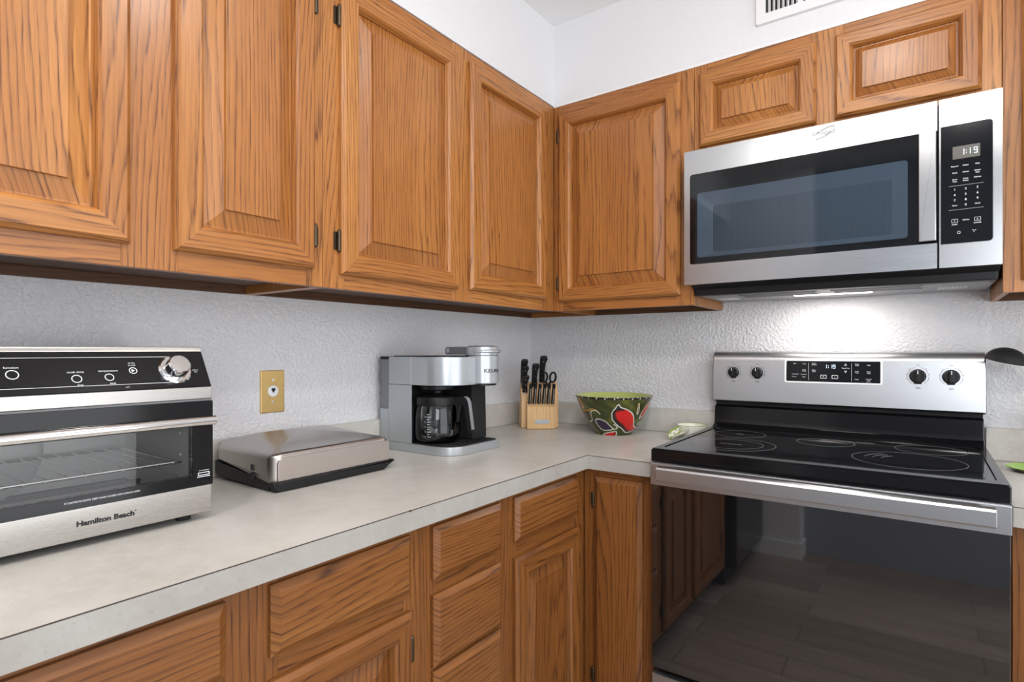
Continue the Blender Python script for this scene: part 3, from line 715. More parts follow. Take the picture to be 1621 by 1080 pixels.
bm = new(); box(bm, .85, 1.584, -.335, -.297, 1.398, 1.4285, bev=.004); part('vent_rail', bm, BLACK, t)
for x in (.86, 1.574): 
    for y in (-.28, -.02): bm = new(); cyl(bm, .005, .0025, .0045, PU @ Matrix.Translation((x, y, 0)), 10); part('screw', bm, CHROME, us)

# ---------------------------------------------------------------- wall plate and vent
t = thing('phone_jack_plate', 'brass phone jack plate on the wall above the grill', 'wall plate', (0, -1.260, 1.115))
PW = pan_left(0)
bm = new(); prism(bm, rrect(-1.295, -1.225, 1.0575, 1.1725, .002, 3), 0, .0045, PW, bev=.0025, bevcaps=False); part('plate', bm, BRASS, t)
bm = new(); lathe(bm, [(0, .003), (.0155, .003), (.0155, .0065), (.0135, .0078), (0, .0078)], 32, PW @ Matrix.Translation((-1.2605, 1.1165, 0))); j = part('jack', bm, WHITE, t, 'round white jack insert')
bm = new(); prism(bm, [(-1.266, 1.124), (-1.255, 1.124), (-1.255, 1.117), (-1.258, 1.117), (-1.258, 1.1125), (-1.263, 1.1125), (-1.263, 1.117), (-1.266, 1.117)], .0078, .0082, PW); part('socket_hole', bm, MATTEB, j)
for z, m in ((1.146, WHITE), (1.087, CHROME)):
    bm = new(); lathe(bm, [(0, .004), (.0036, .004), (.0033, .0062), (0, .0066)], 14, PW @ Matrix.Translation((-1.2605, z, 0))); part('screw', bm, m, t)
t = thing('air_vent', 'white slatted air register on the soffit above the microwave', 'vent', (1.24, -D, 2.30))
PV = pan_back(-D)
bm = new(); ringplate(bm, rrect(1.032, 1.45, 2.197, 2.40, .004, 3), rrect(1.058, 1.424, 2.224, 2.374, .002, 3), 0, .011, PV)
part('frame', bm, WHITE, t)
bm = new(); box(bm, 1.057, 1.425, -D - .0015, -D - .0003, 2.223, 2.375); part('backing', bm, MATTEB, t)
bm = new()
for k in range(29):
    x = 1.062 + k * .0125
    if k in (7, ): box(bm, x - .003, x + .009, -D - .010, -D - .002, 2.224, 2.374)
    else: box(bm, -.0008, .0008, -.005, .005, 2.223, 2.375, M=Matrix.Translation((x + .006, -D - .0065, 0)) @ Matrix.Rotation(.75, 4, 'Z'))
part('slats', bm, WHITE, t)

# ---------------------------------------------------------------- toaster oven
OX, OY0, OY1, OZ = .36, -2.06, -1.601, ZK
t = thing('toaster_oven', 'black and steel toaster oven with glass door at left end of the worktop', 'toaster oven', (.2, -1.83, OZ))
PO = pan_left(OX)
bm = new()   # shell: sides, back, floor, roof
box(bm, .03, OX - .006, OY1 - .012, OY1, .930, 1.158, bev=.002); box(bm, .03, OX - .006, OY0, OY0 + .012, .930, 1.158, bev=.002)
box(bm, .03, .045, OY0 + .012, OY1 - .012, .930, 1.158); box(bm, .045, OX - .006, OY0 + .012, OY1 - .012, .930, .945)
prism(bm, [(.03, 1.140), (OX - .006, 1.140), (OX - .006, 1.1585), (.312, 1.2285), (.03, 1.2285)], OY0, OY1, Matrix(((1, 0, 0, 0), (0, 0, 1, 0), (0, 1, 0, 0), (0, 0, 0, 1))), bev=.002)
part('shell', bm, DKMETAL, t)
bm = new()
box(bm, .052, .055, OY0 + .03, OY1 - .03, .955, 1.125); box(bm, .055, OX - .02, OY1 - .032, OY1 - .029, .955, 1.125); box(bm, .055, OX - .02, OY0 + .029, OY0 + .032, .955, 1.125)
box(bm, .055, OX - .02, OY0 + .03, OY1 - .03, .947, .950); box(bm, .055, OX - .02, OY0 + .03, OY1 - .03, 1.125, 1.128)
for z in (.99, 1.03, 1.07): box(bm, .09, .31, OY1 - .0345, OY1 - .032, z, z + .004)
LINER = mat('bright_liner', (.62, .62, .60), .42, .35)
cav = part('cavity_liner', bm, LINER, t)
bm = new(); lathe(bm, [(.088, 0), (.088, .004), (.08, .008), (.03, .010), (0, .010)], 40, pan_left(.055) @ Matrix.Translation((-1.86, 1.035, 0))); lathe(bm, [(.010, .010), (.012, .018), (0, .020)], 18, pan_left(.055) @ Matrix.Translation((-1.86, 1.035, 0)))
part('fan_cover', bm, LINER, cav)
bm = new()
for y in (OY0 + .045, OY1 - .045): tube(bm, [(.075, y, 1.022), (.330, y, 1.022)], .0022, 8)
for x in (.078, .328): tube(bm, [(x, OY0 + .04, 1.022), (x, OY1 - .04, 1.022)], .0025, 8)
for k in range(14):
    y = OY0 + .06 + k * .0265
    tube(bm, [(.078, y, 1.0255), (.322, y, 1.0255), (.330, y, 1.019)], .0014, 8)
part('wire_rack', bm, CHROME, t)
bm = new()
for x, z in ((.14, 1.112), (.26, 1.112), (.14, .962), (.26, .962)): tube(bm, [(x, OY0 + .035, z), (x, OY1 - .035, z)], .0035, 8)
part('heating_element', bm, DKMETAL, t)
bm = new(); box(bm, OX - .02, OX, OY0, OY1, .928, .978, bev=.0015); bp = part('lower_panel', bm, STEELT, t)
bm = new(); text(bm, 'Hamilton Beach', .0112, -1.770, .953, 0, PO, ext=.0004, xs=1.13, bold=.0005); text(bm, '®', .004, -1.7275, .957, 0, PO, ext=.0003); part('brand_lettering', bm, INKB, bp)
# door: black frame round a glass window
bm = new(); ringplate(bm, rrect(OY0, OY1, .9785, 1.1335, .0015, 3), rrect(OY0 + .05, OY1 - .036, .998, 1.092, .003, 3), -.012, .004, PO); od = part('door', bm, ENAMEL, t)
bm = new(); prism(bm, rrect(OY0 + .0505, OY1 - .0365, .9985, 1.0915, .003, 3), .001, .003, PO); part('door_glass', bm, SMOKE, od)
bm = new()
tube(bm, [(OX + .0135, OY0 + .01, 1.098), (OX + .0135, OY1 - .0005, 1.098)], .0085, 20)
for y in (OY0 + .03, OY1 - .03): tube(bm, [(OX + .003, y, 1.098), (OX + .012, y, 1.098)], .005, 12)
part('handle', bm, CHROME, od)
bm = new(); text(bm, 'IF CONTENTS IGNITE, KEEP DOOR CLOSED AND UNPLUG OVEN', .0039, -1.775, .9895, .0041, PO, xs=.92)
part('door_lettering', bm, INK, od); bm = new(); text(bm, 'air fryer/toaster', .0028, -1.617, 1.0065, .0041, PO)
ringplate(bm, rrect(-1.628, -1.607, .9975, 1.003, .0012, 3), rrect(-1.6268, -1.6082, .9987, 1.0018, .0006, 3), .0041, .0044, PO); box(bm, -1.629, -1.606, .9945, .9958, .0041, .0044, M=PO)
part('door_lettering', bm, INK, od)
bm = new(); box(bm, OX - .006, OX + .002, OY0 + .002, OY1 - .001, 1.1205, 1.1212); box(bm, OX - .01, OX + .001, OY0, OY1, 1.1338, 1.1372); part('door_gap', bm, GREYP, t)
bm = new(); box(bm, OX - .008, OX + .001, OY0, OY1, 1.1375, 1.1595, bev=.0015); part('control_band', bm, STEELT, t)
# sloped control face
sl = math.atan2(OX - .3155, 1.232 - 1.1595); SH = math.hypot(OX - .3155, 1.232 - 1.1595)
PS = Matrix.Translation((OX, 0, 1.1595)) @ Matrix.Rotation(-sl, 4, 'Y') @ pan_left(0)
bm = new(); box(bm, OY0, OY1, .001, SH - .010, -.006, .0, bev=.0008, seg=1, M=PS); fp = part('control_face', bm, ENAMEL, t)
bm = new(); box(bm, OY0, OY1, SH - .0098, SH + .001, -.006, .001, bev=.001, M=PS); box(bm, .03, .318, OY0, OY1, 1.2288, 1.2325, bev=.001); part('top_trim', bm, STEELT, t)
bm = new()
def rg(y, v, r, wd=.0013): lathe(bm, [(r - wd, 0), (r, 0), (r, .0003), (r - wd, .0003), (r - wd, 0)], 32, PS @ Matrix.Translation((y, v, 0)))
for y, v, r, up, dn in ((-1.884, .036, .0080, ('function',), ''), (-1.806, .0255, .0072, ('cook time',), 'slices'), (-1.761, .0265, .0068, ('temperature',), 'shade'), (-1.724, .038, .0063, ('preset', 'air fry'), '')):
    rg(y, v, r)
    for i, s in enumerate(up): text(bm, s, .0050 if len(up) == 1 else .0040, y, v + .0122 - (.0015 if len(up) > 1 else 0) + i * .0042, 0, PS, xs=1.1)
    if dn: text(bm, dn, .0040, y + .003, v - .0115, 0, PS)
prism(bm, [(-1.7262, .0350), (-1.7262, .0410), (-1.7213, .0380)], 0, .0003, PS)
for v, y1 in ((.0645, -1.66), (.0115, -1.65)): box(bm, OY0 + .004, y1, v, v + .0007, 0, .0003, M=PS)
part('control_lettering', bm, INK, fp)
bm = new(); text(bm, 'a/t', .006, -1.738, .0065, 0, PS); rk = PS @ Matrix.Translation((-1.657, .0365, 0))
part('cluster_mark', bm, INKG, fp)
bm = new(); lathe(bm, [(0, 0), (.0275, 0), (.0275, .002), (.025, .004), (0, .004)], 40, rk); lathe(bm, [(.019, .004), (.0205, .005), (.0185, .022), (.0165, .024), (0, .0245)], 40, rk)
part('dial', bm, CHROME, fp, 'polished control dial')
bm = new()
for k, s in enumerate(('press to', 'start')): text(bm, s, .003, -1.622, .036 - k * .004, 0, PS)
part('dial_print', bm, INK, fp)
bm = new()
for x in (.07, .325):
    for y in (OY0 + .03, OY1 - .035): 
        fb = new(); cyl(fb, .0125, OZ, .9315, Matrix.Translation((x, y, 0)), 16); part('foot', fb, RUBBER, t)
bm.free()

# ---------------------------------------------------------------- countertop grill
def cubic(a): return a
t = thing('countertop_grill', 'closed grill with pewter-grey lid and black base, below the brass wall plate', 'grill', (.16, -1.262, ZK))
GX0, GX1, GY0, GY1 = .035, .284, -1.432, -1.092
def lid_z(s, q):      # s along y -1..1, q along x -1 (wall) .. 1 (front)
    arch = .028 * (1 - abs(s) ** 3.2)
    fall = 1 - .30 * max(0, (q + .2) / 1.2) ** 2 * 1.0
    return .9985 + arch * (1 - .90 * max(0, (q + .35) / 1.35) ** 1.5) - .004 * abs(s) ** 4
tt = new(); rings = []
def lid_ring(ins, drop, zf=None):
    r = max(.006, .024 - ins * .5); cx_, cy_ = (GX0 + GX1) / 2, (GY0 + GY1) / 2; hx, hy = (GX1 - GX0) / 2, (GY1 - GY0) / 2
    k = 1 - ins / hx; kx, ky = hx * k, hy - ins if ins < .05 else (hy - .05) * (k / (1 - .05 / hx)) 
    P = rrect(cx_ - kx, cx_ + kx, cy_ - ky, cy_ + ky, min(r, kx * .9, ky * .9), 6)
    out = []
    for x, y in P:
        z = zf(x) if zf else lid_z((y - cy_) / hy, (x - cx_) / hx) - drop
        out.append(tt.verts.new((x, y, z)))
    return out
low = lambda x: .966 - .020 * (x - GX0) / (GX1 - GX0) if x < GX1 - .022 else .9345
rings.append(lid_ring(0, 0, low))
for ins, drop in ((0, .009), (.0008, .0055), (.003, .0022), (.0065, .0004), (.010, 0), (.018, 0), (.03, 0), (.045, 0), (.06, 0), (.08, 0), (.10, 0), (.115, 0)): rings.append(lid_ring(ins, drop))
for A, B in zip(rings, rings[1:]):
    for i in range(len(A)): tt.faces.new((A[i], A[(i + 1) % len(A)], B[(i + 1) % len(A)], B[i]))
tt.faces.new(rings[-1]); tt.faces.new(rings[0][::-1])
bmesh.ops.recalc_face_normals(tt, faces=tt.faces[:]); uvgrain(tt, 'y')
bm = new(); merge(bm, tt); ld = part('lid', bm, LIDM, t, 'pewter-grey domed lid', sharp=45)
bm = new(); prism(bm, rrect(GY0 + .012, GY1 - .006, .9365, .9875, (.004, .014, .003, .003), 5), -.004, .0022, pan_left(GX1), bev=.0012); part('front_panel', bm, mat('pewter_panel', (.60, .545, .51), .32, .9), ld)
bm = new(); prism(bm, [(GX0 + .006, .945), (GX1 - .008, .920), (GX1 - .008, .934), (GX0 + .006, .964)], GY0 + .008, GY1 - .010, Matrix(((1, 0, 0, 0), (0, 0, 1, 0), (0, 1, 0, 0), (0, 0, 0, 1)))); part('grill_plate', bm, BLACK, t)
bm = new(); PYZ = Matrix(((1, 0, 0, 0), (0, 0, 1, 0), (0, 1, 0, 0), (0, 0, 0, 1)))
prism(bm, [(GX0 - .002, .9235), (.10, .9205), (GX1 - .016, .9175), (GX1 - .012, .932), (GX1 - .03, .9385), (GX0 - .002, .9575)], GY0 + .001, GY1 - .004, PYZ, bev=.003)
part('base', bm, BLACK, t)
bm = new()   # front lip of the base, chamfered at both ends
prism(bm, [(GY0 + .004, .9165), (GY0 + .03, .9150), (GY1 - .03, .9150), (GY1 + .006, .9330), (GY1 + .006, .9365), (GY0 - .004, .9365), (GY0 - .004, .930)], 0, .022, pan_left(GX1 - .012), bev=.004)
ringplate(bm, rrect(GY0 + .075, GY1 - .022, .9195, .9325, .005, 3), rrect(GY0 + .08, GY1 - .027, .9225, .9300, .0035, 3), .0215, .0230, pan_left(GX1 - .012))
part('drip_lip', bm, MATTEB, t)
bm = new(); box(bm, .198, .211, GY0 - .003, GY0 + .004, .934, .949, bev=.0015); box(bm, .199, .210, GY0 - .0025, GY0 + .004, .955, .968, bev=.001); part('latch', bm, DKMETAL, t)
for x in (.06, .25):
    for y in (GY0 + .03, GY1 - .03): bm = new(); cyl(bm, .010, ZK, .926, Matrix.Translation((x, y, 0)), 14); part('foot', bm, RUBBER, t)

# ---------------------------------------------------------------- coffee maker
t = thing('coffee_maker', 'silver coffee maker with glass carafe and pod head, near the corner', 'coffee maker', (.17, -.78, ZK))
KY0, KY1 = -.900, -.665
bm = new(); prism(bm, rrect(.022, .326, KY0, KY1, (.012, .003, .003, .075), 10), ZK, .9395, bev=.002); part('base', bm, SILVER, t)
bm = new(); prism(bm, rrect(.119, .318, KY0 + .006, KY1 - .006, (.01, .003, .003, .069), 10), .9397, .9425, bev=.001)
for k in range(9): box(bm, .262, .306, KY1 - .095 + k * .009, KY1 - .0905 + k * .009, .9425, .9437)
part('drip_plate', bm, MATTEB, t)
bm = new(); prism(bm, [(.060, .9398), (.1185, .9398), (.1185, 1.118), (.060, 1.118)], -KY1, -KY0 - .006, Matrix(((1, 0, 0, 0), (0, 0, -1, 0), (0, 1, 0, 0), (0, 0, 0, 1)))); prism(bm, [(.1190, .9445), (.272, .9445), (.268, 1.118), (.1190, 1.118)], .668, .740, Matrix(((1, 0, 0, 0), (0, 0, -1, 0), (0, 1, 0, 0), (0, 0, 0, 1))), bev=.003); part('inner_column', bm, MATTEB, t)
bm = new(); box(bm, .0595, .160, KY0, KY0 + .0055, .9398, 1.1195, bev=.0015); box(bm, .0195, .0595, KY0, KY1, .9398, 1.042, bev=.0015); box(bm, .0605, .135, KY1 - .0, KY1 + .004, .9398, 1.1195, bev=.0015)
part('side_panel', bm, SILVER, t)
bm = new(); prism(bm, rrect(.0600, .310, KY0, KY1, (.045, .003, .003, .105), 14), 1.1200, 1.2065, bev=.0025); hd = part('brew_head', bm, SILVER, t)
bm = new(); prism(bm, rrect(.07, .285, KY0 + .012, KY1 - .012, (.04, .003, .003, .09), 10), 1.2067, 1.2095, bev=.001); part('top_lid', bm, BLACK, t)
bm = new(); box(bm, .1598, .1606, KY0 - .0003, KY0 + .002, 1.12, 1.2063); part('seam_line', bm, WHITE, hd)
bm = new(); cyl(bm, .056, 1.103, 1.1198, Matrix.Translation((.195, -.822, 0)), 36, b=.004); cyl(bm, .018, 1.094, 1.103, Matrix.Translation((.195, -.822, 0)), 20); part('filter_basket', bm, BLACK, t)
# water tank
bm = new(); prism(bm, rrect(.0205, .0590, KY0 + .001, -.70, .004, 3), 1.0425, 1.198); wt = part('water_tank', bm, TANK, t)
bm = new(); prism(bm, rrect(.0195, .0590, KY0, -.69, .004, 3), 1.1982, 1.2065, bev=.001); box(bm, .0215, .058, KY0 + .003, KY0 + .02, 1.043, 1.062); part('tank_cap', bm, MATTEB, wt)
bm = new(); cyl(bm, .006, 1.063, 1.088, Matrix.Translation((.045, KY0 + .012, 0)), 14); box(bm, .024, .056, KY0 + .004, KY0 + .018, 1.0865, 1.0895); part('tank_valve', bm, GREYP, wt)
# pod head
KC = (.296, -.722)
bm = new(); lathe(bm, [(0, 1.1225), (.0505, 1.1225), (.053, 1.125), (.053, 1.2095)], 48, Matrix.Translation((*KC, 0))); cyl(bm, .0530, 1.2098, 1.2385, Matrix.Translation((*KC, 0)), 48, b=.002)
ph = part('pod_head', bm, SILVER, t)
bm = new(); cyl(bm, .046, 1.1165, 1.1222, Matrix.Translation((*KC, 0)), 36); cyl(bm, .043, 1.2387, 1.2405, Matrix.Translation((*KC, 0)), 36); part('pod_ring', bm, BLACK, ph)
bm = new(); prism(bm, rrect(.170, .270, 1.2125, 1.2375, (.002, .012, .012, .002), 6), -(KC[1] + .034), -(KC[1] - .036), Matrix(((1, 0, 0, 0), (0, 0, -1, 0), (0, 1, 0, 0), (0, 0, 0, 1))), bev=.001); 
arm = part('hinge_arm', bm, GREYP, t)
bm = new(); lathe(bm, [(0, 0), (.0085, 0), (.0085, .0012), (.007, .0016), (0, .0016)], 24, pan_back(KC[1] - .036) @ Matrix.Translation((.183, 1.225, 0))); part('pivot_cap', bm, SILVER, arm)
bm = new(); tube(bm, [(KC[0] + .056 * math.cos(a), KC[1] + .056 * math.sin(a), 1.2235 + .0 * a) for a in [math.radians(-75 + 150 * i / 24) for i in range(25)]], [.0035 + .002 * math.sin(PI * i / 24) for i in range(25)], 10); part('lid_handle', bm, SILVER, ph)
bm = new()   # lettering wrapped round the pod head
tt = new(); text(tt, 'KEURIG', .0155, 0, 0, 0, ident(), ext=.0003, xs=1.35, bold=.0003)
for v in tt.verts:
    a = -.10 + v.co.x / .053; r = .0531 + max(0, v.co.z); v.co = (KC[0] + r * math.cos(a), KC[1] + r * math.sin(a), 1.1625 + v.co.y)
merge(bm, tt); part('brand_lettering', bm, INKB, ph)
# carafe: lifts out, a thing of its own
KX, KYc = .202, -.826
ca = thing('coffee_carafe', 'glass carafe with black lid and handle standing inside the coffee maker', 'carafe', (KX, KYc, .9435))
T = Matrix.Translation((KX, KYc, 0))
bm = new(); lathe(bm, [(0, .9442), (.055, .9440), (.066, .948), (.0715, .958), (.0725, .975), (.0715, 1.03), (.068, 1.052), (.064, 1.060), (.0625, 1.060), (.0664, 1.051), (.070, 1.03), (.071, .975), (.070, .960), (.0645, .951), (.054, .9475), (0, .9475)], 56, T)
cg = part('glass_body', bm, GLASS, ca)
bm = new(); lathe(bm, [(.0655, 1.0595), (.068, 1.058), (.0685, 1.076), (.066, 1.082), (.04, 1.088), (.014, 1.088), (.012, 1.092), (0, 1.0925), (0, 1.0605), (.0655, 1.0595)], 48, T); part('lid', bm, BLACK, ca)
bm = new(); ha = .22; cs, sn = math.cos(ha), math.sin(ha)
def hp(r, z, w=0): return (KX + r * cs - w * sn, KYc + r * sn + w * cs, z)
TH = Matrix(((cs, 0, -sn, KX), (sn, 0, cs, KYc), (0, 1, 0, 0), (0, 0, 0, 1)))
outer = [(.060, 1.083), (.095, 1.084), (.108, 1.079), (.114, 1.066), (.126, .982), (.122, .976), (.112, .978), (.100, 1.052), (.092, 1.062), (.084, 1.056), (.078, 1.035), (.0745, 1.005), (.0740, 1.050), (.066, 1.060)]
prism(bm, outer, -.010, .010, TH, bev=.002); hh = part('handle', bm, BLACK, ca)
bm = new(); pts = [(.100, 1.0835), (.1085, 1.0790), (.1145, 1.066), (.1262, .984)]
for a, b in zip(pts, pts[1:]):
    prism(bm, [a, b, (b[0] + .0016, b[1] + .0006), (a[0] + .0016, a[1] + .0012)], -.0085, .0085, TH)
part('handle_strip', bm, SILVER, hh, 'silver strip on the handle')
bm = new()
for k in range(10):
    z = .965 + k * .0075; va = math.radians(-62); wdt = .10 if k % 2 else .16
    for j in range(4):
        a = va - .14 + j * wdt / 4; b = a + wdt / 4
        prism(bm, [(0, z - .0006), (1, z - .0006), (1, z + .0006), (0, z + .0006)], 0, .0002, Matrix(((.0722 * (math.cos(b) - math.cos(a)), 0, math.cos(a), KX + .0722 * math.cos(a)), (.0722 * (math.sin(b) - math.sin(a)), 0, math.sin(a), KYc + .0722 * math.sin(a)), (0, 1, 0, 0), (0, 0, 0, 1))))
    if k % 2 == 0: text(bm, str(2 + k), .005, 0, 0, 0, Matrix(((-math.sin(va - .24), 0, math.cos(va - .24), KX + .0726 * math.cos(va - .24)), (math.cos(va - .24), 0, math.sin(va - .24), KYc + .0726 * math.sin(va - .24)), (0, 1, 0, z), (0, 0, 0, 1))), ext=.0001)
part('cup_marks', bm, INK, cg)

# ---------------------------------------------------------------- knife block (local: x width, y depth to the back, z up)
BA = math.radians(42)
BL = (.166, -.271, ZK)
t = thing('knife_block', 'light wood knife block in the corner holding black-handled knives', 'knife block', BL, BA)
PL = Matrix(((0, 0, 1, 0), (1, 0, 0, 0), (0, 1, 0, 0), (0, 0, 0, 1)))       # (u,v,w)->(x=w,y=u,z=v)
bm = new(); prism(bm, [(.037, .0012), (.135, .0012), (.078, .182), (.040, .130)], -.018, .133, PL, bev=.0015, g='y'); part('rear_block', bm, BIRCH, t, world=False)
bm = new(); prism(bm, [(0, .0012), (.0365, .0012), (.0365, .106), (.012, .0975), (0, .0865)], .0, .115, PL, bev=.001, g='y'); part('front_block', bm, BIRCH, t, world=False)
bm = new(); box(bm, .001, .114, .001, .036, 0, .0011); box(bm, -.016, .131, .0375, .133, 0, .0011); part('foot_pad', bm, RUBBER, t, world=False)
bm = new(); prism(bm, rrect(.030, .090, .020, .038, .0088, 6), 0, .002, pan_back(0), bev=.0008); part('nameplate', bm, GREYMET, t, 'small steel plate on the front', world=False)
def knife(x, y, z, L, wd, th, label, group, lean=.52, hook=True, rz=0):
    """handle axis local +z; y is towards the back; blade (hidden in the block) below"""
    k = thing('steak_knife' if group.startswith('steak') else 'kitchen_knife', label, 'knife', group=group)
    M = Matrix.Translation(BL) @ Matrix.Rotation(BA, 4, 'Z') @ Matrix.Translation((x, y, z)) @ Matrix.Rotation(lean, 4, 'X') @ Matrix.Rotation(rz, 4, 'Z') 
    k.matrix_basis = M
    bm = new(); w = wd / 2
    # outline in (u = blade-width direction, v = along handle)
    pl = [(-w * .82, .004), (w * .72, .004), (w * .80, L * .15), (w * .62, L * .45), (w * .80, L * .75), (w * 1.25, L * .88), (w * 1.05, L * .98), (w * .3, L), (-w * .7, L * .985), (-w * 1.0, L * .92), (-w * .95, L * .5)]
    prism(bm, pl, -th / 2, th / 2, Matrix(((0, 0, 1, 0), (-1, 0, 0, 0), (0, 1, 0, 0), (0, 0, 0, 1))), bev=th * .28, seg=3)
    h = part('handle', bm, BLACK, k, world=False)
    bm = new()
    for f in (.2, .5, .8): 
        for s in (-1, 1): lathe(bm, [(0, 0), (.0021, 0), (.0019, .0005), (0, .0008)], 10, Matrix.Translation((s * th / 2, 0, L * f)) @ Matrix.Rotation(s * PI / 2, 4, 'Y'))
    part('rivets', bm, CHROME, h, world=False)
    bm = new(); prism(bm, [(-w * .85, .0004), (w * .75, .0004), (w * .78, .0039), (-w * .86, .0039)], -th * .42, th * .42, Matrix(((0, 0, 1, 0), (-1, 0, 0, 0), (0, 1, 0, 0), (0, 0, 0, 1))), bev=.0008)
    part('bolster', bm, CHROME, k, world=False)
    bm = new(); box(bm, -th * .09, th * .09, -w * 1.02, -w * .93, .006, L * .94); part('spine', bm, CHROME, h, 'bright steel spine', world=False)
    return k
ord6 = ('leftmost', 'second from left', 'third from left', 'fourth from left', 'fifth from left', 'rightmost')
for i in range(6):
    knife(.0115 + .0184 * i, .012, .0965, .090, .0155, .0122, 'black riveted steak knife in the low front row, %s of six' % ord6[i], 'steak knives in the front row', .40)
def rear(f): return (.040 + .038 * f, .130 + .052 * f)
for x, f, L, wd, lb in ((-.003, .12, .080, .023, 'short black paring knife at left front of the block top'), (-.005, .50, .100, .025, 'black knife in the middle of the left column on the block'),
                        (-.007, .88, .106, .026, 'black knife at the back of the left column on the block'), (.037, .55, .106, .027, 'wide black chef knife second from left on the block top'), (.070, .90, .120, .027, 'tallest black knife at back centre of the block')):
    y, z = rear(f); knife(x, y, z + .003, L, wd, .0135, lb, 'kitchen knives in the rear block', .42, rz=PI / 2 * -1 * -1)
k = thing('kitchen_shears', 'black-handled kitchen shears with two loops at right of the knife block', 'scissors')
y, z = rear(.45); k.matrix_basis = Matrix.Translation(BL) @ Matrix.Rotation(BA, 4, 'Z') @ Matrix.Translation((.093, y, z + .016)) @ Matrix.Rotation(.42, 4, 'X')
for s in (-1, 1):
    bm = new()
    pts = []
    for i in range(25):
        a = 2 * PI * i / 24; pts.append((s * (.0145 + .012 * math.cos(a) + .003), 0, .036 + .022 * math.sin(a)))
    tube(bm, pts, .0042, 8); tube(bm, [(s * .004, 0, -.004), (s * .006, 0, .010), (s * .014, 0, .016)], .0045, 8)
    part('finger_loop', bm, BLACK, k, world=False)
bm = new(); lathe(bm, [(0, -.004), (.0045, -.004), (.0045, .004), (0, .004)], 14, Matrix.Translation((0, -.003, .004)) @ Matrix.Rotation(PI / 2, 4, 'X')); part('pivot', bm, CHROME, k, world=False)

# ---------------------------------------------------------------- painted bowl
BC = (.490, -.166)
t_prof = [(.0005, .0005), (.058, .0005), (.0655, .003), (.069, .010), (.083, .027), (.098, .050), (.110, .075), (.1205, .098), (.130, .121), (.1385, .1425)]
def bowl_r(h):
    for (r0, h0), (r1, h1) in zip(t_prof, t_prof[1:]):
        if h0 <= h <= h1: return r0 + (r1 - r0) * (h - h0) / max(1e-6, h1 - h0)
    return t_prof[-1][0]
BCX, BSC, BY0 = 790.0, .1385 / 630, 838.0
def b2(px, py):       # close-up pixel -> (theta, height) on the bowl
    h = max(.002, min(.14, (BY0 - py) * BSC * 1.02 - .004)); u = (px - BCX) * BSC * .955
    return (math.asin(max(-.98, min(.98, u / bowl_r(h)))), h)
def spl(p, n=6):
    out = []; L = len(p)
    for i in range(L):
        a, b, c, d = p[i - 1], p[i], p[(i + 1) % L], p[(i + 2) % L]
        for k in range(n):
            q = k / n
            out.append(tuple(.5 * (2 * b[j] + (c[j] - a[j]) * q + (2 * a[j] - 5 * b[j] + 4 * c[j] - d[j]) * q * q + (3 * b[j] - a[j] - 3 * c[j] + d[j]) * q ** 3) for j in (0, 1)))
    return out
def inside(p, poly):
    x, y = p; r = False; j = len(poly) - 1
    for i in range(len(poly)):
        if (poly[i][1] > y) != (poly[j][1] > y) and x < (poly[j][0] - poly[i][0]) * (y - poly[i][1]) / (poly[j][1] - poly[i][1]) + poly[i][0]: r = not r
        j = i
    return r
SHAPES = [
    ('red', spl([(865, 285), (905, 330), (1000, 365), (1085, 430), (1115, 520), (1112, 640), (1148, 700), (1060, 748), (980, 752), (925, 690), (820, 600), (765, 520), (760, 420), (815, 345)]), [(835, 425), (905, 400), (960, 400), (975, 372), (1050, 395), (1108, 470), (1110, 650), (1130, 695), (1040, 715), (950, 600), (860, 520)]),
    ('purple', spl([(490, 560), (540, 535), (640, 560), (720, 630), (770, 690), (700, 715), (620, 720), (540, 660)]), [(510, 570), (600, 560), (700, 640), (690, 700), (610, 690)]),
    ('olive', spl([(275, 450), (300, 415), (370, 410), (415, 470), (430, 560), (395, 600), (330, 580), (285, 510)]), [(290, 440), (380, 450), (410, 550), (370, 590), (300, 500)]),
    ('red', spl([(615, 800), (680, 765), (770, 742), (835, 745), (800, 835), (700, 838), (625, 838)]), [(625, 800), (760, 752), (800, 765), (740, 836), (640, 836)]),
    ('red', spl([(190, 230), (215, 250), (285, 365), (265, 375), (215, 310)]), [(195, 238), (215, 255), (265, 350), (225, 310)]),
    ('red', spl([(1395, 245), (1330, 400), (1275, 480), (1215, 525), (1215, 500), (1275, 380)]), [(1385, 260), (1320, 390), (1230, 500), (1280, 385)]),
]
STROKES = [('white', [(400, 600), (435, 560), (420, 500), (405, 440), (430, 400), (490, 395), (540, 425), (565, 450)]), ('yellow', [(275, 450), (310, 410), (370, 405), (430, 370), (500, 385), (545, 420)]),
           ('white', [(770, 690), (830, 690), (850, 655), (790, 610)]), ('white', [(1200, 275), (1200, 380), (1175, 450), (1160, 440), (1180, 340)]), ('yellow', [(1185, 275), (1180, 360), (1165, 440)]),
           ('yellow', [(440, 690), (500, 740), (535, 790), (540, 835)]), ('white', [(1255, 560), (1200, 640), (1180, 630), (1185, 610), (1230, 585)])]
COLS = {'red': (.80, .045, .012), 'purple': (.19, .09, .23), 'olive': (.19, .21, .028), 'dark': (.012, .012, .012), 'white': (.82, .83, .80), 'yellow': (.80, .55, .12), 'base': (.19, .22, .05), 'base2': (.36, .39, .11)}
SH2 = [(n_, [b2(*p) for p in pl], [b2(*p) for p in spl(core, 3)]) for n_, pl, core in SHAPES]
ST2 = [(n_, [b2(*p) for p in pl]) for n_, pl in STROKES]
for n_, pl, core in SHAPES: ST2.append(('white' if n_ != 'olive' else 'yellow', [b2(*p) for p in pl + pl[:1]]))
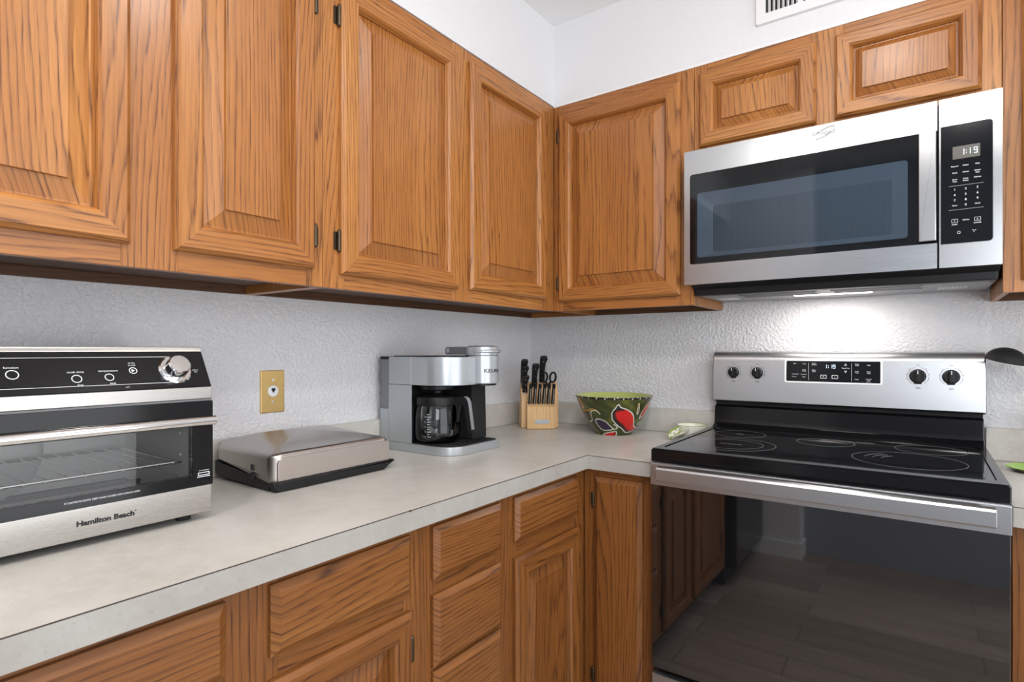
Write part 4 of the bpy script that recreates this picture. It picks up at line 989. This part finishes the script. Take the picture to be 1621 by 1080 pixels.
def seg_d(p, a, b, r):
    ax, ay = (b[0] - a[0]) * r, b[1] - a[1]; px, py = (p[0] - a[0]) * r, p[1] - a[1]; L = ax * ax + ay * ay
    q = max(0, min(1, (px * ax + py * ay) / L)) if L > 0 else 0
    return math.hypot(px - ax * q, py - ay * q)
def lerp(a, b, q): return tuple(a[i] + (b[i] - a[i]) * q for i in (0, 1, 2))
def bowl_col(th, h, r):
    for n_, pl in ST2:
        for a, b in zip(pl, pl[1:]):
            if abs(a[1] - h) < .03 and seg_d((th, h), a, b, r) < .0017: return COLS[n_]
    for n_, pl, core in SH2:
        if inside((th, h), pl):
            if inside((th, h), core): return COLS[n_]
            d = min(seg_d((th, h), a, b, r) for a, b in zip(core, core[1:] + core[:1]))
            return lerp(COLS[n_], COLS['dark'], min(1, d / .010))
    q = .5 + .5 * math.sin(th * 9 + 2 * math.sin(h * 60)) * math.sin(h * 75 + th * 4)
    if h > .1365: return COLS['dark'] if (th * 17 / (2 * PI) * 1.6) % 1 > .12 else COLS['white']
    return lerp(COLS['base'], COLS['base2'], q * q)
view_a = math.atan2(-2.1362 - BC[1], 1.4366 - BC[0])
tt = new(); NA, NH = 420, 80; cl = tt.loops.layers.color.new('paint'); rows = []
hs = [.003 + (.1425 - .003) * j / NH for j in range(NH + 1)]
for h in hs: rows.append([tt.verts.new((bowl_r(h) * math.cos(2 * PI * k / NA), bowl_r(h) * math.sin(2 * PI * k / NA), h)) for k in range(NA)])
for j in range(NH):
    for k in range(NA):
        f = tt.faces.new((rows[j][k], rows[j][(k + 1) % NA], rows[j + 1][(k + 1) % NA], rows[j + 1][k]))
        h = (hs[j] + hs[j + 1]) / 2; th = (2 * PI * (k + .5) / NA - view_a + PI) % (2 * PI) - PI
        c_ = bowl_col(th, h, bowl_r(h))
        for l in f.loops: l[cl] = (*c_, 1)
rim = [(.1385, .1425), (.1382, .1440), (.1365, .1443), (.1350, .1425), (.122, .115), (.104, .080), (.085, .045), (.062, .012), (.04, .008), (.0005, .0075)]
prev = rows[-1]
for ri, (r, h) in enumerate(rim[1:]):
    cur = [tt.verts.new((r * math.cos(2 * PI * k / NA), r * math.sin(2 * PI * k / NA), h)) for k in range(NA)]
    for k in range(NA):
        f = tt.faces.new((prev[k], prev[(k + 1) % NA], cur[(k + 1) % NA], cur[k]))
        c_ = ((COLS['dark'] if (k * 24 / NA) % 1 > .12 else COLS['white']) if ri < 2 else (.72, .76, .46))
        for l in f.loops: l[cl] = (*c_, 1)
    prev = cur
f = tt.faces.new(rows[0][::-1])
for l in f.loops: l[cl] = (*COLS['dark'], 1)
bmesh.ops.recalc_face_normals(tt, faces=tt.faces[:])
me = bpy.data.meshes.new('painted_bowl'); tt.to_mesh(me); tt.free()
BOWLM = mat('painted_glaze', (.2, .2, .1), .16, Coat_Weight=.4, Coat_Roughness=.05)
a_ = N(BOWLM, 'VertexColor'); a_.layer_name = 'paint'; LK(BOWLM, a_.outputs[0], bsdf(BOWLM).inputs['Base Color'])
me.materials.append(BOWLM); me.polygons.foreach_set('use_smooth', [True] * len(me.polygons)); me.set_sharp_from_angle(angle=math.radians(50))
o = bpy.data.objects.new('painted_bowl', me); COL.objects.link(o); o.location = (*BC, ZK - .0025 * 1.04); o.scale = (1.04, 1.04, 1.02)
o['label'] = 'green ceramic bowl painted with red and purple peppers, on the back worktop'; o['category'] = 'bowl'

# ---------------------------------------------------------------- spoon rest, plate, utensils
t = thing('spoon_rest', 'small white ceramic spoon rest with green leaf tail, left of the range', 'spoon rest', (.765, -.095, ZK))
bm = new()
T = Matrix.Translation((.762, -.095, ZK)) @ Matrix.Diagonal((.98, 1.0, 1, 1))
lathe(bm, [(0, .0005), (.036, .0005), (.046, .014), (.0535, .042), (.0545, .044), (.0525, .0442), (.044, .016), (.034, .004), (0, .0035)], 44, T); part('dish', bm, CREAM, t)
bm = new(); lathe(bm, [(.0525, .0438), (.0545, .0438), (.0550, .0448), (.0535, .0455), (.0520, .0448), (.0525, .0438)], 44, T); part('rim_line', bm, mat('green_line_glaze', (.33, .42, .12), .2), t)
bm = new(); tt = new(); NU, NV = 14, 10; g = {}
p0, p1 = Vector((.748, -.135, 0)), Vector((.722, -.212, 0)); dr = (p1 - p0).normalized(); sd = Vector((-dr.y, dr.x, 0)); LL = (p1 - p0).length
for layer in (0, 1):
    for i in range(NU + 1):
        for j in range(NV + 1):
            a = i / NU; b = -1 + 2 * j / NV; wd = .030 * (math.sin(PI * min(1, .22 + .78 * a)) ** .6) if a < .999 else 0.002
            p = p0 + dr * LL * a + sd * b * max(wd, .003); z = ZK + .005 + .026 * (1 - a) ** 1.2 + .011 * b * b - .003 * layer
            g[layer, i, j] = tt.verts.new((p.x, p.y, max(z, ZK + .0008)))
for layer in (0, 1):
    for i in range(NU):
        for j in range(NV):
            q = (g[layer, i, j], g[layer, i + 1, j], g[layer, i + 1, j + 1], g[layer, i, j + 1]); f = tt.faces.new(q if layer == 0 else q[::-1])
            b = -1 + 2 * (j + .5) / NV
            f.material_index = 1 if (abs(b) > .82 or i == NU - 1 or (abs(b) < .1) or ((i * 2 + int(abs(b) * 6)) % 5 == 0)) else 0
for i in range(NU):
    for j in (0, NV): tt.faces.new((g[0, i, j], g[0, i + 1, j], g[1, i + 1, j], g[1, i, j]))
for j in range(NV):
    for i in (0, NU): tt.faces.new((g[0, i, j], g[0, i, j + 1], g[1, i, j + 1], g[1, i, j]))
bmesh.ops.recalc_face_normals(tt, faces=tt.faces[:]); merge(bm, tt)
part('leaf_tail', bm, [CREAM, mat('leaf_green_glaze', (.26, .36, .09), .2)], t, 'green-veined leaf tail')
bm = new(); lathe(bm, [(0, .0), (.038, .0), (.043, .002), (.061, .010), (.0622, .0115), (.060, .0128), (.043, .0072), (0, .0062)], 56, Matrix.Translation((1.673, -.168, ZK)), 0)
for f in bm.faces: f.material_index = 1 if f.normal.z < -.2 else 0
solo('green_plate', bm, [GREEN, mat('plate_underside', (.10, .085, .05), .35)], 'shallow bright green plate on the worktop right of the range', 'plate')
CX, CYY = 1.752, -.0785
bm = new(); lathe(bm, [(0, .0), (.045, .0), (.053, .006), (.0545, .14), (.0525, .143), (.0505, .14), (.049, .010), (0, .008)], 44, Matrix.Translation((CX, CYY, ZK)))
solo('utensil_crock', bm, CROCKM, 'dark brown utensil crock at the right photo edge behind the green plate', 'crock')
t = thing('ladle', 'black ladle with domed head raised beside the range at the right photo edge', 'ladle', (CX - .015, CYY, ZK + .012))
LC = Vector((1.618, -.100, 1.196)); bm = new(); tt = new()
prof = []
for i in range(11): a = PI / 2 * i / 10; prof.append((.0465 * math.cos(a), .0385 * math.sin(a)))
inn = [(r * .955, z * .94) for r, z in prof[::-1]]
TL = Matrix.Translation(LC) @ Matrix.Rotation(math.radians(13), 4, 'Y') @ Matrix.Rotation(math.radians(6), 4, 'X')
lathe(bm, prof[:-1] + [(0, .0385)], 40, TL); lathe(bm, prof[:-1][::1] and [(x * .95, z * .93) for x, z in prof[:-1]] + [(0, .0358)], 40, TL)
ringp = [(.0465, 0), (.0442, 0), (.0442, .0008), (.0465, .0008), (.0465, 0)]
lathe(bm, ringp, 40, TL); part('ladle_bowl', bm, MATTEB, t)
bm = new(); e = TL @ Vector((.043, 0, .004)); tube(bm, [e, e + Vector((.010, .006, -.006)), e + Vector((.018, .012, -.03)), (CX - .014, CYY + .0, ZK + .10), (CX - .008, CYY, ZK + .016)], [.004, .005, .0045, .004, .004], 10); part('handle', bm, MATTEB, t)
bm = new(); lathe(bm, [(0, 0), (.0025, 0), (.0022, .002), (0, .003)], 10, Matrix.Translation(e + Vector((.004, -.006, -.001))) @ Matrix.Rotation(PI / 2, 4, 'X')); part('rivet', bm, CHROME, t)
t = thing('wooden_spoon', 'tan wooden spoon standing in the crock beside the ladle', 'spoon', (CX + .01, CYY, ZK + .012))
bm = new(); tube(bm, [(CX + .022, CYY + .012, ZK + .013), (1.722, -.050, 1.17), (1.716, -.050, 1.205)], .005, 10); part('handle', bm, WOODS, t)
bm = new(); lathe(bm, [(0, -.034), (.012, -.028), (.021, -.008), (.022, .010), (.014, .028), (0, .034)], 24, Matrix.Translation((1.710, -.050, 1.232)) @ Matrix.Diagonal((1, .32, 1, 1))); part('spoon_head', bm, WOODS, t)

# rest everything a hair above the surface that carries it
for o in COL.objects:
    if o.parent is None and o.get('category') in ('toaster oven', 'grill', 'coffee maker', 'carafe', 'knife block', 'knife', 'scissors', 'bowl', 'spoon rest', 'plate', 'crock'):
        o.location.z += .0004 if o['category'] not in ('carafe', 'knife', 'scissors') else .0010
bpy.data.objects['coffee_maker'].location.x += .003
